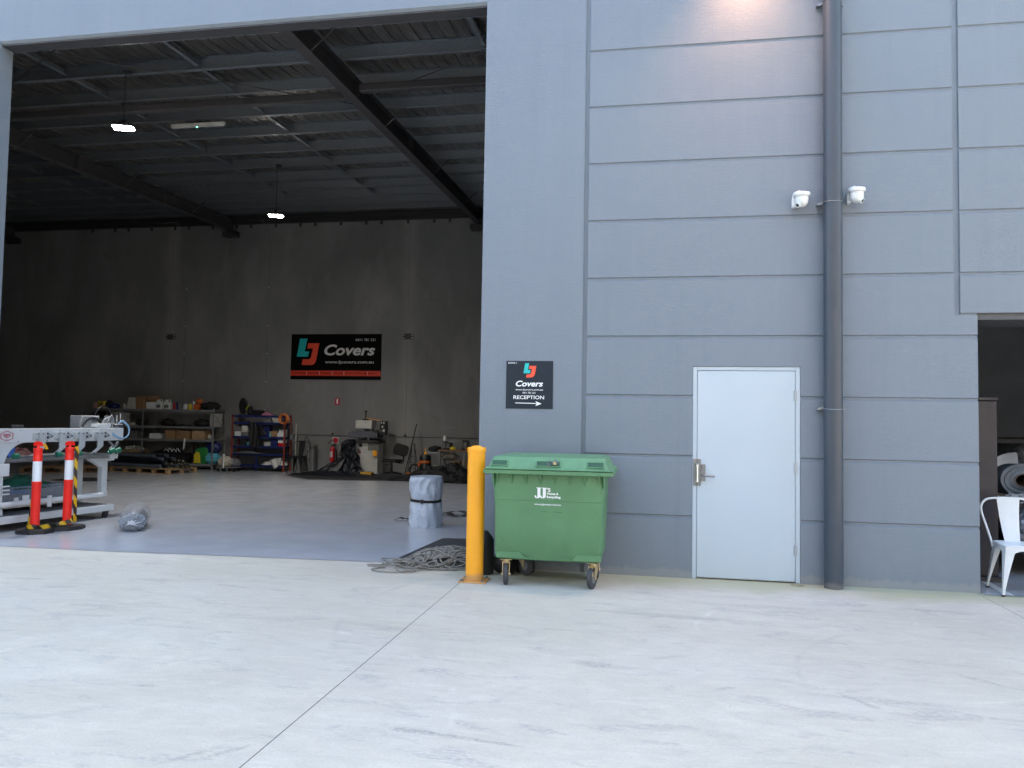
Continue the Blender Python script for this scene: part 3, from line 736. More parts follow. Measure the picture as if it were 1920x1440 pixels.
# interior banner
t = Thing("company_sign", "wide black banner reading Covers with phone number and red strip on the back wall", "sign", (-8.72, 12.44, 2.58))
X0, X1, Z0, Z1 = -10.06, -7.38, 2.585, 3.865
fx = lambda x: X0+(x-128)/(938-128)*(X1-X0); fz = lambda y: Z1-(y-128)/(537-128)*(Z1-Z0); ks = (Z1-Z0)/409
mb = MB(); mb.box(X0, X1, 12.425, 12.445, Z0, Z1); t.part("sign_board", mb, SIGNK, world=True)
A, B = MB(), MB()
logoLJ(A, B, fx, fz, 1, 12.42, ([(207, 168), (275, 168), (252, 285), (293, 285), (283, 332), (182, 332)],
    [(283, 210), (385, 210), (360, 360), (350, 388), (335, 402), (315, 408), (228, 408), (235, 355), (288, 355), (305, 348), (312, 330), (327, 258), (275, 258)]))
t.part("logo", A, TEAL, world=True, label="teal letter L of the logo"); t.part("logo", B, ORNG, world=True, label="orange letter J of the logo")
mb = MB(); mb.box(X0, X1, 12.418, 12.424, fz(505), fz(457)); t.part("red_strip", mb, BAND, world=True)
mb = MB(); W2 = mat("banner_white_print", (.62, .62, .62), .6, 0, 0)
mb.text("0411 781 221", fx(710), fx(885), fz(191), 23*ks, 12.416, .005, 0); mb.text("Covers", fx(432), fx(885), fz(316), 96*ks, 12.416, .027, .25)
mb.text("www.ljcovers.com.au", fx(440), fx(875), fz(391), 27*ks, 12.416, .01, 0)
t.part("lettering", mb, W2, world=True, ang=0)
mb = MB()
for s, a, b in (("Commercial", 150, 268), ("Industrial", 287, 385), ("Transport", 400, 500), ("Awnings", 515, 605), ("Service & Cleaning", 622, 815), ("Repairs", 832, 903)):
    mb.text(s, fx(a), fx(b), fz(487), 17*ks, 12.414, .0, 0)
t.part("strip_lettering", mb, SIGNK, world=True, ang=0)
mb = MB()
for a in (277, 392, 508, 613, 823): mb.box(fx(a)-.004, fx(a)+.004, 12.414, 12.417, fz(497), fz(464))
t.part("divider", mb, W2, world=True, ang=0)

# ------------------------------------------------------------------ lights inside
LAMP = mat("led_lamp_face", (1, 1, 1), .4, 0, 0, emis=(1, .93, .82), estr=14)
def highbay(x, y, z, ztop, label, rz):
    t = Thing("high_bay_light", label, "pendant light", (x, y, z), rz, group="lit pendant lights under the roof")
    mb = MB(); mb.box(-.16, .16, -.09, .09, .02, .06, .012)
    for i in range(7): mb.box(-.12+i*.04-.004, -.12+i*.04+.004, -.07, .07, .06, .09)
    t.part("housing", mb, DARKSTEEL)
    mb = MB(); mb.loft([(.0, -.14, .14, -.075, .075, .03), (.02, -.15, .15, -.085, .085, .03)]); t.part("lamp_face", mb, LAMP)
    mb = MB(); mb.tube([(0, 0, .09), (.005, 0, (ztop-z)*.5), (0, 0, ztop-z)], .006, 6); mb.box(-.03, .03, -.02, .02, .09, .14); t.part("cable", mb, BLACKP)
    mb = MB(); mb.box(-.03, .09, -.03, .03, ztop-z-.03, ztop-z+.03, .01); t.part("ceiling_hook", mb, DARKSTEEL)
    lp = bpy.data.lights.new("high_bay_lamp", 'SPOT'); lp.spot_size = math.radians(135); lp.spot_blend = .8; lp.shadow_soft_size = .09; lp.energy = 62; lp.color = (1, .95, .90)
    lo = bpy.data.objects.new("high_bay_lamp", lp); COL.objects.link(lo); lo.location = (x, y, z-.02)
    return t
highbay(-8.06, 2.54, 5.93, 6.82, "lit pendant light nearest the open bay, brightest under the roof", .35)
highbay(-8.08, 7.5, 5.88, 7.0, "smaller-looking lit pendant light close to the back wall", .2)
t = Thing("batten_light", "unlit long white batten light fixed under a purlin", "batten light", (-8.2, 4.7, 6.86))
mb = MB(); mb.loft([(-.06, -.53, .53, -.03, .03, .02), (-.02, -.54, .54, -.04, .04, .02), (0, -.54, .54, -.04, .04, .01)]); t.part("diffuser", mb, mat("batten_diffuser", (.55, .54, .50), .5))
mb = MB(); mb.box(-.05, .05, -.012, .012, .0, .06); mb.box(-.25, .25, -.01, .01, .03, .045); t.part("bracket", mb, STEEL)
mb = MB(); mb.cyl((-.02, 0, -.068), (-.02, 0, -.06), .01, seg=8); t.part("indicator_led", mb, mat("green_led", (.1, 1, .3), .5, 0, 0, emis=(.1, 1, .3), estr=1.5))

# ------------------------------------------------------------------ wheeled bin
t = Thing("wheelie_bin", "large green four-wheeled waste bin with closed lid against the pier", "bin", (-.92, -.5, 0))
mb = MB()
mb.loft([(.235, -1.35, -.50, -.74, -.20, .05), (.25, -1.405, -.445, -.79, -.16, .05), (.29, -1.418, -.430, -.80, -.155, .05), (.31, -1.421, -.425, -.812, -.15, .045),
         (.62, -1.422, -.418, -.845, -.135, .045), (.799, -1.424, -.414, -.8645, -.13, .045), (.802, -1.427, -.411, -.868, -.128, .045), (1.045, -1.431, -.405, -.89, -.12, .04)], 5)
body = t.part("body", mb, GREEN, world=True)
mb = MB()
for i in range(8):
    x = -1.385+i*(.935/7)
    mb.prism([(-.880, .95), (-.905, .995), (-.935, 1.045), (-.86, 1.045)], x-.0045, x+.0045, 'YZ')
for x in (-1.425, -.405): mb.prism([(-.93, 1.045), (-.885, .93), (-.86, .93), (-.8, 1.045)], x-.008, x+.008, 'YZ')
t.part("rim_rib", mb, GREEN, body, world=True)
mb = MB(); mb.loft([(1.04, -1.50, -.335, -.93, -.06, .03), (1.046, -1.515, -.32, -.945, -.05, .03), (1.078, -1.515, -.32, -.945, -.05, .03), (1.084, -1.50, -.335, -.93, -.06, .03)], 5)
t.part("rim", mb, GREEN, world=True)
for s, (a, b) in ((1, (-1.405, -1.18)), (-1, (-.43, -.65))):     # moulded skid corners above the castors
    mb = MB(); mb.prism([(a, .315), (b, .315), (b-.05*s+.08*s, .285), (b+.06*s, .262), (a, .262)], -.815, -.79)
    t.part("corner_pocket", mb, GREEN, body, world=True)
# lid
mb = MB()
mb.loft([(1.086, -1.505, -.33, -.935, -.06, .03), (1.098, -1.50, -.335, -.93, -.06, .03), (1.103, -1.475, -.36, -.915, -.07, .03),
         (1.17, -1.445, -.39, -.878, -.09, .03), (1.192, -1.437, -.398, -.862, -.10, .03), (1.198, -1.43, -.405, -.857, -.10, .04), (1.208, -1.36, -.47, -.75, -.14, .05)], 5)
lid = t.part("lid", mb, GREEND, world=True)
for (x0, x1) in ((-1.445, -1.29), (-1.03, -.80), (-.565, -.405)):
    mb = MB()
    M = Matrix.Translation((0, -.899, 1.14)) @ Matrix.Rotation(math.radians(-29), 4, 'X')
    d = .007
    mb.box(x0, x1, -d, d, .022, .03, .002, M); mb.box(x0, x1, -d, d, -.03, -.022, .002, M); mb.box(x0, x0+.01, -d, d, -.022, .022, .002, M); mb.box(x1-.01, x1, -d, d, -.022, .022, .002, M)
    hf = t.part("grip_recess", mb, GREEND, lid, world=True)
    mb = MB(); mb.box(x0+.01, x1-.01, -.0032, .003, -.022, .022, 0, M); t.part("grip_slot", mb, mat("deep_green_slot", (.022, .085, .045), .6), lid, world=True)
mb = MB(); mb.box(-1.50, -.335, -.948, -.90, 1.086, 1.094, .003); t.part("lid_lip", mb, GREEND, lid, world=True)
mb = MB()
for i in range(7):
    c = Vector((-.905+.014*i, -.925, 1.165+.012*math.sin(i*1.9))); mb.tube(arc(c, .009, 0, 340, 9, (1, 0, 0), (0, .3 if i % 2 else -.3, 1)), .0022, 5)
for i in range(4):
    c = Vector((-.91+.004*i, -.93, 1.15-.010*i)); mb.tube(arc(c, .009, 0, 340, 9, (1, 0, 0), (0, .3 if i % 2 else -.3, 1)), .0022, 5)
t.part("lock_chain", mb, CHROME, lid, world=True)
mb = MB(); mb.box(-.868, -.838, -.93, -.915, 1.135, 1.16, .003); t.part("padlock", mb, BRASS, lid, world=True)
# print on the bin (front face leans: place each line on the leaning face)
def lean(z): return (-.868-(z-.802)*.0905 if z >= .802 else -.8445-(z-.62)*.112)-.003
def onface(mb):
    for v in mb.bm.verts: v.co.y = lean(v.co.z)+(v.co.y)
    return mb
def serifJ(mb, x0, z0, w_, h):
    P = lambda a, b: (x0+a*w_, z0+b*h)
    mb.prism([P(.28, 1), P(1.0, 1), P(1.0, .94), P(.88, .93), P(.86, .22), P(.80, .10), P(.66, .02), P(.42, 0), P(.18, .02), P(.04, .08), P(0, .17), P(.02, .25), P(.12, .28), P(.22, .24), P(.24, .15), P(.32, .09), P(.40, .12), P(.43, .22), P(.43, .93), P(.28, .94)], -.001, 0)
mb = MB(); serifJ(mb, -1.040, .825, .062, .098); serifJ(mb, -.990, .825, .062, .098)
mb.text("'S", -.928, -.893, .888, .034, -.001, .03); mb.text("Waste &", -.928, -.82, .860, .021, -.001, .035); mb.text("Recycling", -.928, -.800, .830, .021, -.001, .04)
mb.text("www.jjswaste.com.au", -1.043, -.797, .762, .017, -.001, .02)
t.part("lettering", onface(mb), LETT, body, world=True, ang=0)
mb = MB()
for x0, x1, z in ((-.985, -.975, .70), (-.97, -.93, .703), (-.925, -.915, .70), (-.865, -.845, .702), (-.83, -.79, .702)): mb.box(x0, x1, -.001, -.0002, z-.004, z+.003)
t.part("faded_stamp", onface(mb), mat("faded_dark_green", (.05, .16, .08), .6), body, world=True, ang=0)
def castor(px, py, ang, brake, wheel_r=.1):
    M = Matrix.Translation((px, py, 0)) @ Matrix.Rotation(ang, 4, 'Z')
    mb = MB()
    mb.box(-.055, .055, -.055, .055, .228, .236, .002, M); mb.cyl(M @ Vector((0, 0, .205)), M @ Vector((0, 0, .228)), .035, seg=16)
    for s in (-1, 1):
        mb.prism([(-.045, .21), (.035, .21), (.02, .15), (-.03, .085), (-.06, .085), (-.055, .15)], s*.032-.0025, s*.032+.0025, 'YZ', M)
    mb.box(-.034, .034, -.045, .035, .196, .206, .002, M)
    mb.cyl(M @ Vector((-.045, -.045, .1)), M @ Vector((.045, -.045, .1)), .008, seg=8)
    if brake: mb.box(-.026, .026, -.085, -.03, .15, .158, .002, M); mb.box(-.026, .026, -.092, -.082, .12, .158, .002, M); mb.box(-.018, .018, -.075, -.03, .165, .2, .003, M)
    o = t.part("castor", mb, BRASS, world=True)
    R = M @ Matrix.Translation((0, -.045, wheel_r)) @ Matrix.Rotation(PI/2, 4, 'Y')
    mb = MB(); mb.lathe([(.05, -.02), (.088, -.021), (.097, -.015), (.1, -.006), (.1, .006), (.097, .015), (.088, .021), (.05, .02)], (0, 0, 0), 28, R); t.part("tyre", mb, TYRE, o, world=True)
    mb = MB(); mb.lathe([(.012, -.026), (.02, -.026), (.049, -.022), (.049, .022), (.02, .026), (.012, .026)], (0, 0, 0), 20, R); t.part("wheel_hub", mb, GREYB, o, world=True)
castor(-1.325, -.70, .12, False); castor(-.505, -.69, -.28, True); castor(-1.24, -.26, .9, False); castor(-.52, -.26, .2, False)

# ------------------------------------------------------------------ yellow bollard
t = Thing("bollard", "yellow steel bollard bolted to the concrete beside the green bin", "bollard", (-1.64, -.66, 0))
mb = MB(); mb.lathe([(.0845, .01), (.0845, 1.235)], (-1.64, -.66, 0), 40); t.part("post", mb, YEL, world=True)
mb = MB(); mb.lathe([(.0885, 1.225), (.090, 1.23), (.090, 1.262), (.086, 1.27), (.055, 1.272), (.045, 1.282), (.02, 1.287), (.002, 1.288)], (-1.64, -.66, 0), 40); t.part("cap", mb, YEL, world=True)
mb = MB(); mb.box(-1.77, -1.51, -.79, -.53, .0, .012, .003); t.part("base_plate", mb, YEL, world=True)
for dx in (-.1, .1):
    for dy in (-.1, .1):
        mb = MB(); mb.cyl((-1.64+dx, -.66+dy, .012), (-1.64+dx, -.66+dy, .017), .02, seg=16); mb.cyl((-1.64+dx, -.66+dy, .017), (-1.64+dx, -.66+dy, .03), .0115, seg=6); t.part("bolt", mb, CHROME, world=True)
# ------------------------------------------------------------------ black things behind the bollard and bin
mb = MB()
def wr(v): 
    k = .006*math.sin(math.atan2(v.y+.3, v.x+1.62)*5+v.z*9); return v+Vector((k, k*.6, 0))
mb.loft([(.003, -1.71, -1.535, -.39, -.22, .08), (.05, -1.715, -1.53, -.395, -.215, .08), (.2, -1.712, -1.532, -.395, -.215, .08), (.34, -1.712, -1.53, -.393, -.217, .08), (.37, -1.70, -1.545, -.38, -.23, .07),
         (.405, -1.675, -1.575, -.35, -.26, .045), (.425, -1.65, -1.6, -.33, -.28, .02)], 6, jit=wr)
single("rubbish_sack", mb, BLACKF, "black full sack standing behind the yellow bollard, tied at its top", "sack", (-1.62, -.3, .003))
mb = MB(); mb.cyl((-1.50, -.20, .105), (-1.34, -.26, .105), .102, seg=28); mb.cyl((-1.49, -.2, .105), (-1.33, -.265, .105), .03, seg=16)
single("rubber_wheel", mb, RUB, "black fat wheel lying on edge behind the front left castor of the bin", "wheel", (-1.42, -.23, .003))
mb = MB(); mb.loft([(.003, -1.335, -1.15, -.16, -.03, .04), (.05, -1.34, -1.14, -.165, -.025, .05), (.16, -1.33, -1.145, -.16, -.03, .05), (.18, -1.3, -1.17, -.14, -.05, .04)], 5)
single("black_bucket", mb, BLACKP, "low black tub under the bin against the wall", "tub", (-1.24, -.1, .003))
mb = MB(); mb.lathe([(.062, .0), (.066, .004), (.06, .008), (.02, .009), (.004, .01)], (1.40, -.062, 0), 20)
single("drain_cap", mb, mat("dull_brass_cap", (.35, .33, .22), .5, .5), "small round metal cap on the ground at the door hinge side", "drain cap", (1.40, -.062, 0))

# ------------------------------------------------------------------ rope pile on a mat
mb = MB()
mb.prism([(-2.70, .16), (-1.95, .12), (-1.80, .9), (-1.62, 1.76), (-2.60, 1.73)], .006, .014, 'XY')
single("floor_mat", mb, MATB, "flat charcoal mat on the floor under the grey rope pile", "mat", (-2.2, .9, .006), ang=10)
rnd = random.Random(11); rp = MB(); path = []
def hz(x, y):
    d = ((x+2.06)/.50)**2+((y-.12)/.36)**2
    e = ((x+2.50)/.28)**2+((y+.28)/.22)**2
    return .014+.135*max(0, 1-d)**.7+.05*max(0, 1-e)
for k in range(46):
    a = rnd.random()
    if a < .72: cx, cy, rr = rnd.gauss(-2.06, .13), rnd.gauss(.10, .10), rnd.uniform(.10, .34)
    elif a < .9: cx, cy, rr = rnd.gauss(-2.46, .07), rnd.gauss(-.28, .05), rnd.uniform(.08, .17)
    else: cx, cy, rr = rnd.gauss(-2.25, .12), rnd.gauss(-.05, .08), rnd.uniform(.15, .30)
    ph = rnd.uniform(0, 6.28); sq = rnd.uniform(.45, .9); ro = rnd.uniform(-.6, .6); n = 22; lift = rnd.uniform(0, .035); pts = []
    for i in range(n+1):
        an = ph+2*PI*i/n*rnd.choice((1, 1, 1))*.97
        wob = 1+.22*math.sin(an*2+k)+.12*math.sin(an*3.3+k*2)
        x, y = rr*wob*math.cos(an), rr*sq*wob*math.sin(an)
        x, y = cx+x*math.cos(ro)-y*math.sin(ro), cy+x*math.sin(ro)+y*math.cos(ro)
        pts.append((x, min(y, 1.2), hz(x, y)+lift*(.5+.5*math.sin(an*3+k))))
    rp.tube(smooth_path(pts, 3), .0068, 6)
for pts in ([(-2.50, .14), (-2.72, .18), (-2.84, .17), (-2.83, .09), (-2.70, .0), (-2.45, -.05)],
            [(-2.35, -.1), (-2.6, -.17), (-2.86, -.2), (-2.83, -.27), (-2.66, -.3), (-2.72, -.38), (-2.74, -.47), (-2.58, -.53), (-2.4, -.5), (-2.3, -.4)],
            [(-2.3, -.2), (-2.1, -.18), (-1.95, -.17), (-1.85, -.1)], [(-2.45, -.22), (-2.2, -.26), (-1.98, -.24), (-1.93, -.19)]):
    rp.tube(smooth_path([(x, y, .012) for x, y in pts], 8), .0068, 6)
rp.heap(-2.06, .12, .6, .4, .05, 3, 30, 4)
single("rope_pile", rp, ROPE, "tangled heap of thin grey rope spilling from the mat onto the yard", "rope", (-2.1, .1, .004), ang=60)

# ------------------------------------------------------------------ covered roll with strap
cx, cy, R0, H = -3.15, 2.78, .228, .70
t = Thing("covered_drum", "upright roll in a wrinkled silver-grey cover tied with a black strap", "covered roll", (cx, cy, .004))
mb = MB(); rows = []; NS, NZ = 90, 64
for j in range(NZ+1):
    z = .004+H*j/NZ; row = []
    for i in range(NS):
        a = 2*PI*i/NS; dz = (z-.37)
        pin = math.exp(-(dz/.09)**2)
        q = Vector((math.cos(a)*1.5, math.sin(a)*1.5, z*3.2+.7*math.sin(a)))
        wr_ = .5-abs(noise.noise(q*1.3+Vector((4, 2, 1))))*1.8; w2 = .5-abs(noise.noise(q*2.9))*1.6
        edge = min(1, (H+.004-z)/.05, (z)/.03)
        r = R0*(1-.085*pin)+(.030*wr_+.006*w2)*max(0, edge)+.006*math.sin(a*9+z*14)*pin
        row.append(mb.bm.verts.new((cx+r*math.cos(a), cy+r*math.sin(a), z)))
    rows.append(row)
for a, b in zip(rows, rows[1:]):
    for k in range(NS): mb.bm.faces.new((a[k], a[(k+1) % NS], b[(k+1) % NS], b[k]))
top = [mb.bm.verts.new((cx+(R0-.02)*math.cos(2*PI*i/NS), cy+(R0-.02)*math.sin(2*PI*i/NS), H+.008+.006*noise.noise(Vector((math.cos(i*.07)*3, math.sin(i*.07)*3, 0))))) for i in range(NS)]
for k in range(NS): mb.bm.faces.new((rows[-1][k], rows[-1][(k+1) % NS], top[(k+1) % NS], top[k]))
mb.bm.faces.new(top)
t.part("cover", mb, GREYPVC, world=True, ang=70)
mb = MB(); mb.tube([(cx+(R0)*.985*math.cos(a), cy+(R0)*.985*math.sin(a), H+.006) for a in [2*PI*i/40 for i in range(40)]], .005, 6, closed=True); t.part("seam_piping", mb, GREYPVC, world=True)
mb = MB(); rs = []
for i in range(60):
    a = 2*PI*i/60; r = R0*.935+.007; z = .372+.006*math.sin(a*2)
    rs.append([mb.bm.verts.new((cx+(r+dr)*math.cos(a), cy+(r+dr)*math.sin(a), z+dz)) for dr, dz in ((0, -.018), (.005, -.018), (.005, .018), (0, .018))])
for i in range(60):
    for k in range(4): mb.bm.faces.new((rs[i][k], rs[i][(k+1) % 4], rs[(i+1) % 60][(k+1) % 4], rs[(i+1) % 60][k]))
t.part("strap", mb, BLACKF, world=True)
mb = MB(); mb.box(cx-.01, cx+.028, cy-R0*.935-.028, cy-R0*.935-.008, .345, .40, .004, ); t.part("buckle", mb, BLACKP, world=True)
def ribbon(mb, pts, w_, th=.003):
    P = smooth_path(pts, 6); rs = []
    for i, p in enumerate(P):
        d = (P[min(i+1, len(P)-1)]-P[max(i-1, 0)]); d.z = 0; d = d.normalized() if d.length > 1e-6 else Vector((1, 0, 0)); s_ = Vector((-d.y, d.x, 0))*w_/2
        tw = Vector((0, 0, .012*math.sin(i*.6)))
        rs.append([mb.bm.verts.new(p-s_+tw), mb.bm.verts.new(p+s_-tw), mb.bm.verts.new(p+s_-tw+Vector((0, 0, th))), mb.bm.verts.new(p-s_+tw+Vector((0, 0, th)))])
    for a, b in zip(rs, rs[1:]):
        for k in range(4): mb.bm.faces.new((a[k], a[(k+1) % 4], b[(k+1) % 4], b[k]))
    mb.bm.faces.new(rs[0]); mb.bm.faces.new(rs[-1][::-1])
mb = MB(); ribbon(mb, [(-3.72, 3.12, .02), (-3.66, 3.2, .045), (-3.58, 3.28, .03), (-3.45, 3.4, .02)], .05)
single("loose_strap", mb, BLACKF, "short black strap end on the floor left of the grey covered roll", "strap", (-3.6, 3.25, .006))
mb = MB(); ribbon(mb, [(-3.3, 3.95, .02), (-3.15, 3.98, .05), (-3.0, 3.9, .02), (-2.85, 3.95, .03), (-2.7, 4.0, .07), (-2.55, 3.95, .03), (-2.2, 3.9, .02)], .09); ribbon(mb, [(-3.3, 4.1, .02), (-3.0, 4.2, .06), (-2.7, 3.95, .03), (-2.3, 4.1, .05), (-2.0, 4.0, .02)], .06)
single("loose_strap", mb, BLACKF, "long crumpled black strap on the floor between covered roll and bollard", "strap", (-2.7, 4.0, .006))

# ------------------------------------------------------------------ bagged roll
t = Thing("bagged_roll", "short roll in a clear plastic bag, its gathered silvery end facing out", "bagged roll", (-6.80, 1.45, .004))
D = Vector((-.50, .865, 0)).normalized(); SX = Vector((D.y, -D.x, 0))
Mr = Matrix(((SX.x, D.x, 0, -6.80), (SX.y, D.y, 0, 1.45), (0, 0, 1, 0), (0, 0, 0, 1)))
mb = MB(); mb.blob((0, .04, .135), (.145, .44, .128), .05, 4, 3, 4, .008, ); mb.xf(Mr); t.part("grey_roll", mb, mat("grey_mesh_roll", (.16, .165, .18), .6), world=True)
mb = MB(); mb.blob((0, -.30, .12), (.155, .10, .112), .12, 6, 5, 5, .006); mb.xf(Mr); t.part("gathered_end", mb, FOILC, world=True, ang=50)
mb = MB(); mb.blob((0, .07, .16), (.172, .50, .178), .07, 3, 8, 5, .005); mb.xf(Mr); t.part("plastic_bag", mb, FILM, world=True, ang=60)
mb = MB()
rr = random.Random(21)
for k in range(11):
    a = 2*PI*k/11+rr.uniform(-.35, .35); q = rr.uniform(.5, 1.15); mb.tube(smooth_path([(0, -.43, .125), (.05*q*math.cos(a), -.428, .125+.03*q*math.sin(a)), (.115*q*math.cos(a+rr.uniform(-.3, .3)), -.375, .125+.075*q*math.sin(a+.2))], 4), [.012]*5+[.008, .006, .004, .003], 5)
mb.xf(Mr); t.part("tie_folds", mb, mat("white_film_folds", (.52, .56, .60), .4), world=True)

# ------------------------------------------------------------------ delineator posts
def delineator(x, y, rz, label):
    t = Thing("delineator_post", label, "traffic post", (x, y, .004), rz, group="red and white posts on black rubber bases")
    mb = MB(); poly = [(.235*math.cos(math.radians(22.5+45*k)), .20*math.sin(math.radians(22.5+45*k))) for k in range(8)]
    mb.prism(poly, 0, .035, 'XY'); mb.prism([(a*.93, b*.93) for a, b in poly], .0352, .048, 'XY'); mb.lathe([(.08, .048), (.07, .062), (.05, .066)], (0, 0, 0), 20); t.part("rubber_base", mb, RUB)
    mb = MB(); mb.lathe([(.054, .05), (.053, .62), (.056, .625), (.056, .645), (.0525, .65)], (0, 0, 0), 28); t.part("post", mb, RED)
    mb = MB(); mb.lathe([(.0528, .65), (.0522, .905)], (0, 0, 0), 28); t.part("reflective_sleeve", mb, REFL)
    mb = MB(); mb.lathe([(.0525, .905), (.0545, .91), (.0545, .925), (.052, .93), (.052, 1.04), (.055, 1.045), (.055, 1.065), (.052, 1.07), (.028, 1.075)], (0, 0, 0), 28); t.part("collar", mb, RED)
    mb = MB(); mb.lathe([(.02, 1.07), (.017, 1.10), (.02, 1.115)], (0, 0, 0), 12)
    mb.prism([(-.055, 1.095), (-.062, 1.12), (-.048, 1.145), (-.02, 1.155), (.02, 1.155), (.048, 1.145), (.062, 1.12), (.055, 1.095), (.02, 1.108), (-.02, 1.108)], -.013, .013); t.part("handle", mb, RED)
    return t
delineator(-7.685, .72, 0, "red and white post at the left, its flat handle seen broadside")
delineator(-7.545, 1.10, math.radians(75), "red and white post at the right, its flat handle seen edge on")
t = Thing("hazard_tape", "yellow and black tape looped round the bases of the two red posts", "tape", (-7.6, .9, .05))
def vrib(mb, pts, w_, nrm=(0, -1, 0), th=.002):
    P = smooth_path(pts, 6); nv = Vector(nrm); rs = []
    for i, p in enumerate(P):
        d = (P[min(i+1, len(P)-1)]-P[max(i-1, 0)]).normalized(); s_ = d.cross(nv).normalized()*w_/2
        o = nv*th
        rs.append([mb.bm.verts.new(p-s_), mb.bm.verts.new(p+s_), mb.bm.verts.new(p+s_+o), mb.bm.verts.new(p-s_+o)])
    for a, b in zip(rs, rs[1:]):
        for k in range(4): mb.bm.faces.new((a[k], a[(k+1) % 4], b[(k+1) % 4], b[k]))
    mb.bm.faces.new(rs[0]); mb.bm.faces.new(rs[-1][::-1])
mb = MB(); vrib(mb, [(-7.64, .76, 1.12), (-7.62, .77, 1.10), (-7.61, .78, 1.06)], .045)
vrib(mb, [(-7.745, .755, .68), (-7.76, .75, .45), (-7.775, .74, .2), (-7.78, .74, .08)], .05)
t.part("hanging_tape", mb, TAPE, world=True)
mb = MB(); vrib(mb, [(-7.47, 1.13, 1.09), (-7.455, 1.13, 1.0), (-7.46, 1.12, .8), (-7.45, 1.12, .5), (-7.445, 1.12, .25), (-7.44, 1.12, .1)], .05); t.part("hanging_tape", mb, TAPE, world=True)
mb = MB(); vrib(mb, [(-7.75, .66, .08), (-7.69, .645, .085), (-7.63, .66, .09), (-7.60, .72, .075), (-7.57, .82, .08), (-7.56, .95, .075), (-7.55, 1.03, .09), (-7.50, 1.035, .10), (-7.43, 1.06, .13)], .055); t.part("floor_tape", mb, TAPE, world=True)

# ------------------------------------------------------------------ white welding machine at the left of the bay
t = Thing("welding_machine", "long white workshop machine on a wheeled frame with green rollers, left of the bay", "machine", (-8.10, .25, .004), math.radians(82.1))
# local x runs into the building, local y away from the viewer
mb = MB(); mb.box(0, 2.12, 0, .06, .10, .19, .006); mb.box(0, 2.12, .74, .80, .10, .19, .006); mb.box(0, .06, .06, .74, .10, .19, .004); mb.box(2.05, 2.115, .06, .74, .10, .19, .004); mb.box(1.1, 1.16, .06, .74, .11, .18, .004)
t.part("base_frame", mb, MWHITE)
for x, y in ((2.0, .04), (2.0, .76), (.15, .76)):
    mb = MB(); mb.box(x-.04, x+.04, y-.03, y+.03, .092, .099); mb.box(x-.03, x+.03, y-.028, y-.022, .03, .092); mb.box(x-.03, x+.03, y+.022, y+.028, .03, .092)
    o = t.part("castor", mb, DARKSTEEL); mb = MB(); mb.cyl((x-.01, y-.018, .04), (x-.01, y+.018, .04), .04, seg=18); t.part("wheel", mb, RUB, o)
mb = MB(); mb.box(0, 2.36, .12, .26, 1.125, 1.31, .004); beam = t.part("main_beam", mb, MWHITE)
mb = MB()      # hexagonal badge
hx = [(.46+.068*math.sin(math.radians(60*k))*1.5, 1.215+.068*math.cos(math.radians(60*k))) for k in range(6)]; hi = [(.46+(a-.46)*.88, 1.215+(b-1.215)*.88) for a, b in hx]
for k in range(6): mb.prism([hx[k], hx[(k+1) % 6], hi[(k+1) % 6], hi[k]], .117, .1195)
for z, a, b in ((1.238, .415, .505), (1.226, .40, .52), (1.212, .415, .475), (1.212, .485, .515), (1.198, .43, .49)): mb.box(a, b, .117, .1195, z-.004, z+.004)
mb.prism([(.44, 1.182), (.46, 1.17), (.48, 1.182), (.46, 1.176)], .117, .1195)
t.part("badge", mb, mat("badge_red", (.42, .03, .07), .5, 0, 0), beam)
for x, z in ((.65, 1.285), (.95, 1.28), (1.25, 1.285), (1.5, 1.29), (1.72, 1.28), (1.95, 1.285), (2.1, 1.29), (.62, 1.145), (1.05, 1.145), (1.45, 1.145)):
    mb = MB(); mb.cyl((x, .12, z), (x, .116, z), .006, seg=8); t.part("screw", mb, DARKSTEEL, beam)
# left column and curved gusset
mb = MB(); ga = [(.0, .19), (.36, .19)] + [(.36+.22*(1-math.cos(math.radians(a)))**1*0.0+0, .19) for a in ()]
poly = [(0, .19), (.47, .19), (.455, .30), (.45, .80)] + [(.45+.31*(1-math.cos(math.radians(a))), .80+.325*math.sin(math.radians(a))) for a in range(10, 91, 10)] + [(.76, 1.124), (0, 1.124)]
mb.prism(poly, .14, .25); t.part("left_column", mb, MWHITE)
mb = MB(); mb.box(.13, .50, .095, .138, .70, .86, .004); mb.cyl((.42, .095, .82), (.42, .088, .82), .012, seg=10)
for k in range(3): mb.box(.42, .52, .10, .13, .56-.05*k, .575-.05*k)
t.part("side_bracket", mb, WHITE)
mb = MB(); poly = [(2.16, .28), (2.26, .28), (2.26, .90), (1.84, .90), (1.84, .895), (2.16, .72)]
mb.prism(poly, .30, .38); mb.box(2.09, 2.26, .28, .299, .28, .36, .003); t.part("right_leg", mb, MWHITE)
mb = MB(); mb.box(2.02, 2.12, .62, .70, .19, .88, .004); t.part("middle_leg", mb, MWHITE)
mb = MB(); mb.box(.30, 2.22, .22, .80, .895, .93, .004); mb.box(.34, 2.2, .225, .79, .86, .87); mb.box(.34, 2.18, .20, .219, .875, .91, .003); t.part("table_top", mb, mat("worn_table_steel", (.33, .34, .34), .35, .5, .2, 6))
mb = MB(); mb.box(2.18, 2.32, .16, .215, .85, .94, .01); mb.box(2.12, 2.28, .19, .21, .82, .85, .003); t.part("end_bracket", mb, MWHITE)
mb = MB(); mb.cyl((.10, .12, .33), (2.0, .12, .33), .038, seg=24); mb.cyl((1.1, .09, .25), (1.1, .09, .40), .03, seg=12); t.part("lower_roller", mb, WHITE)
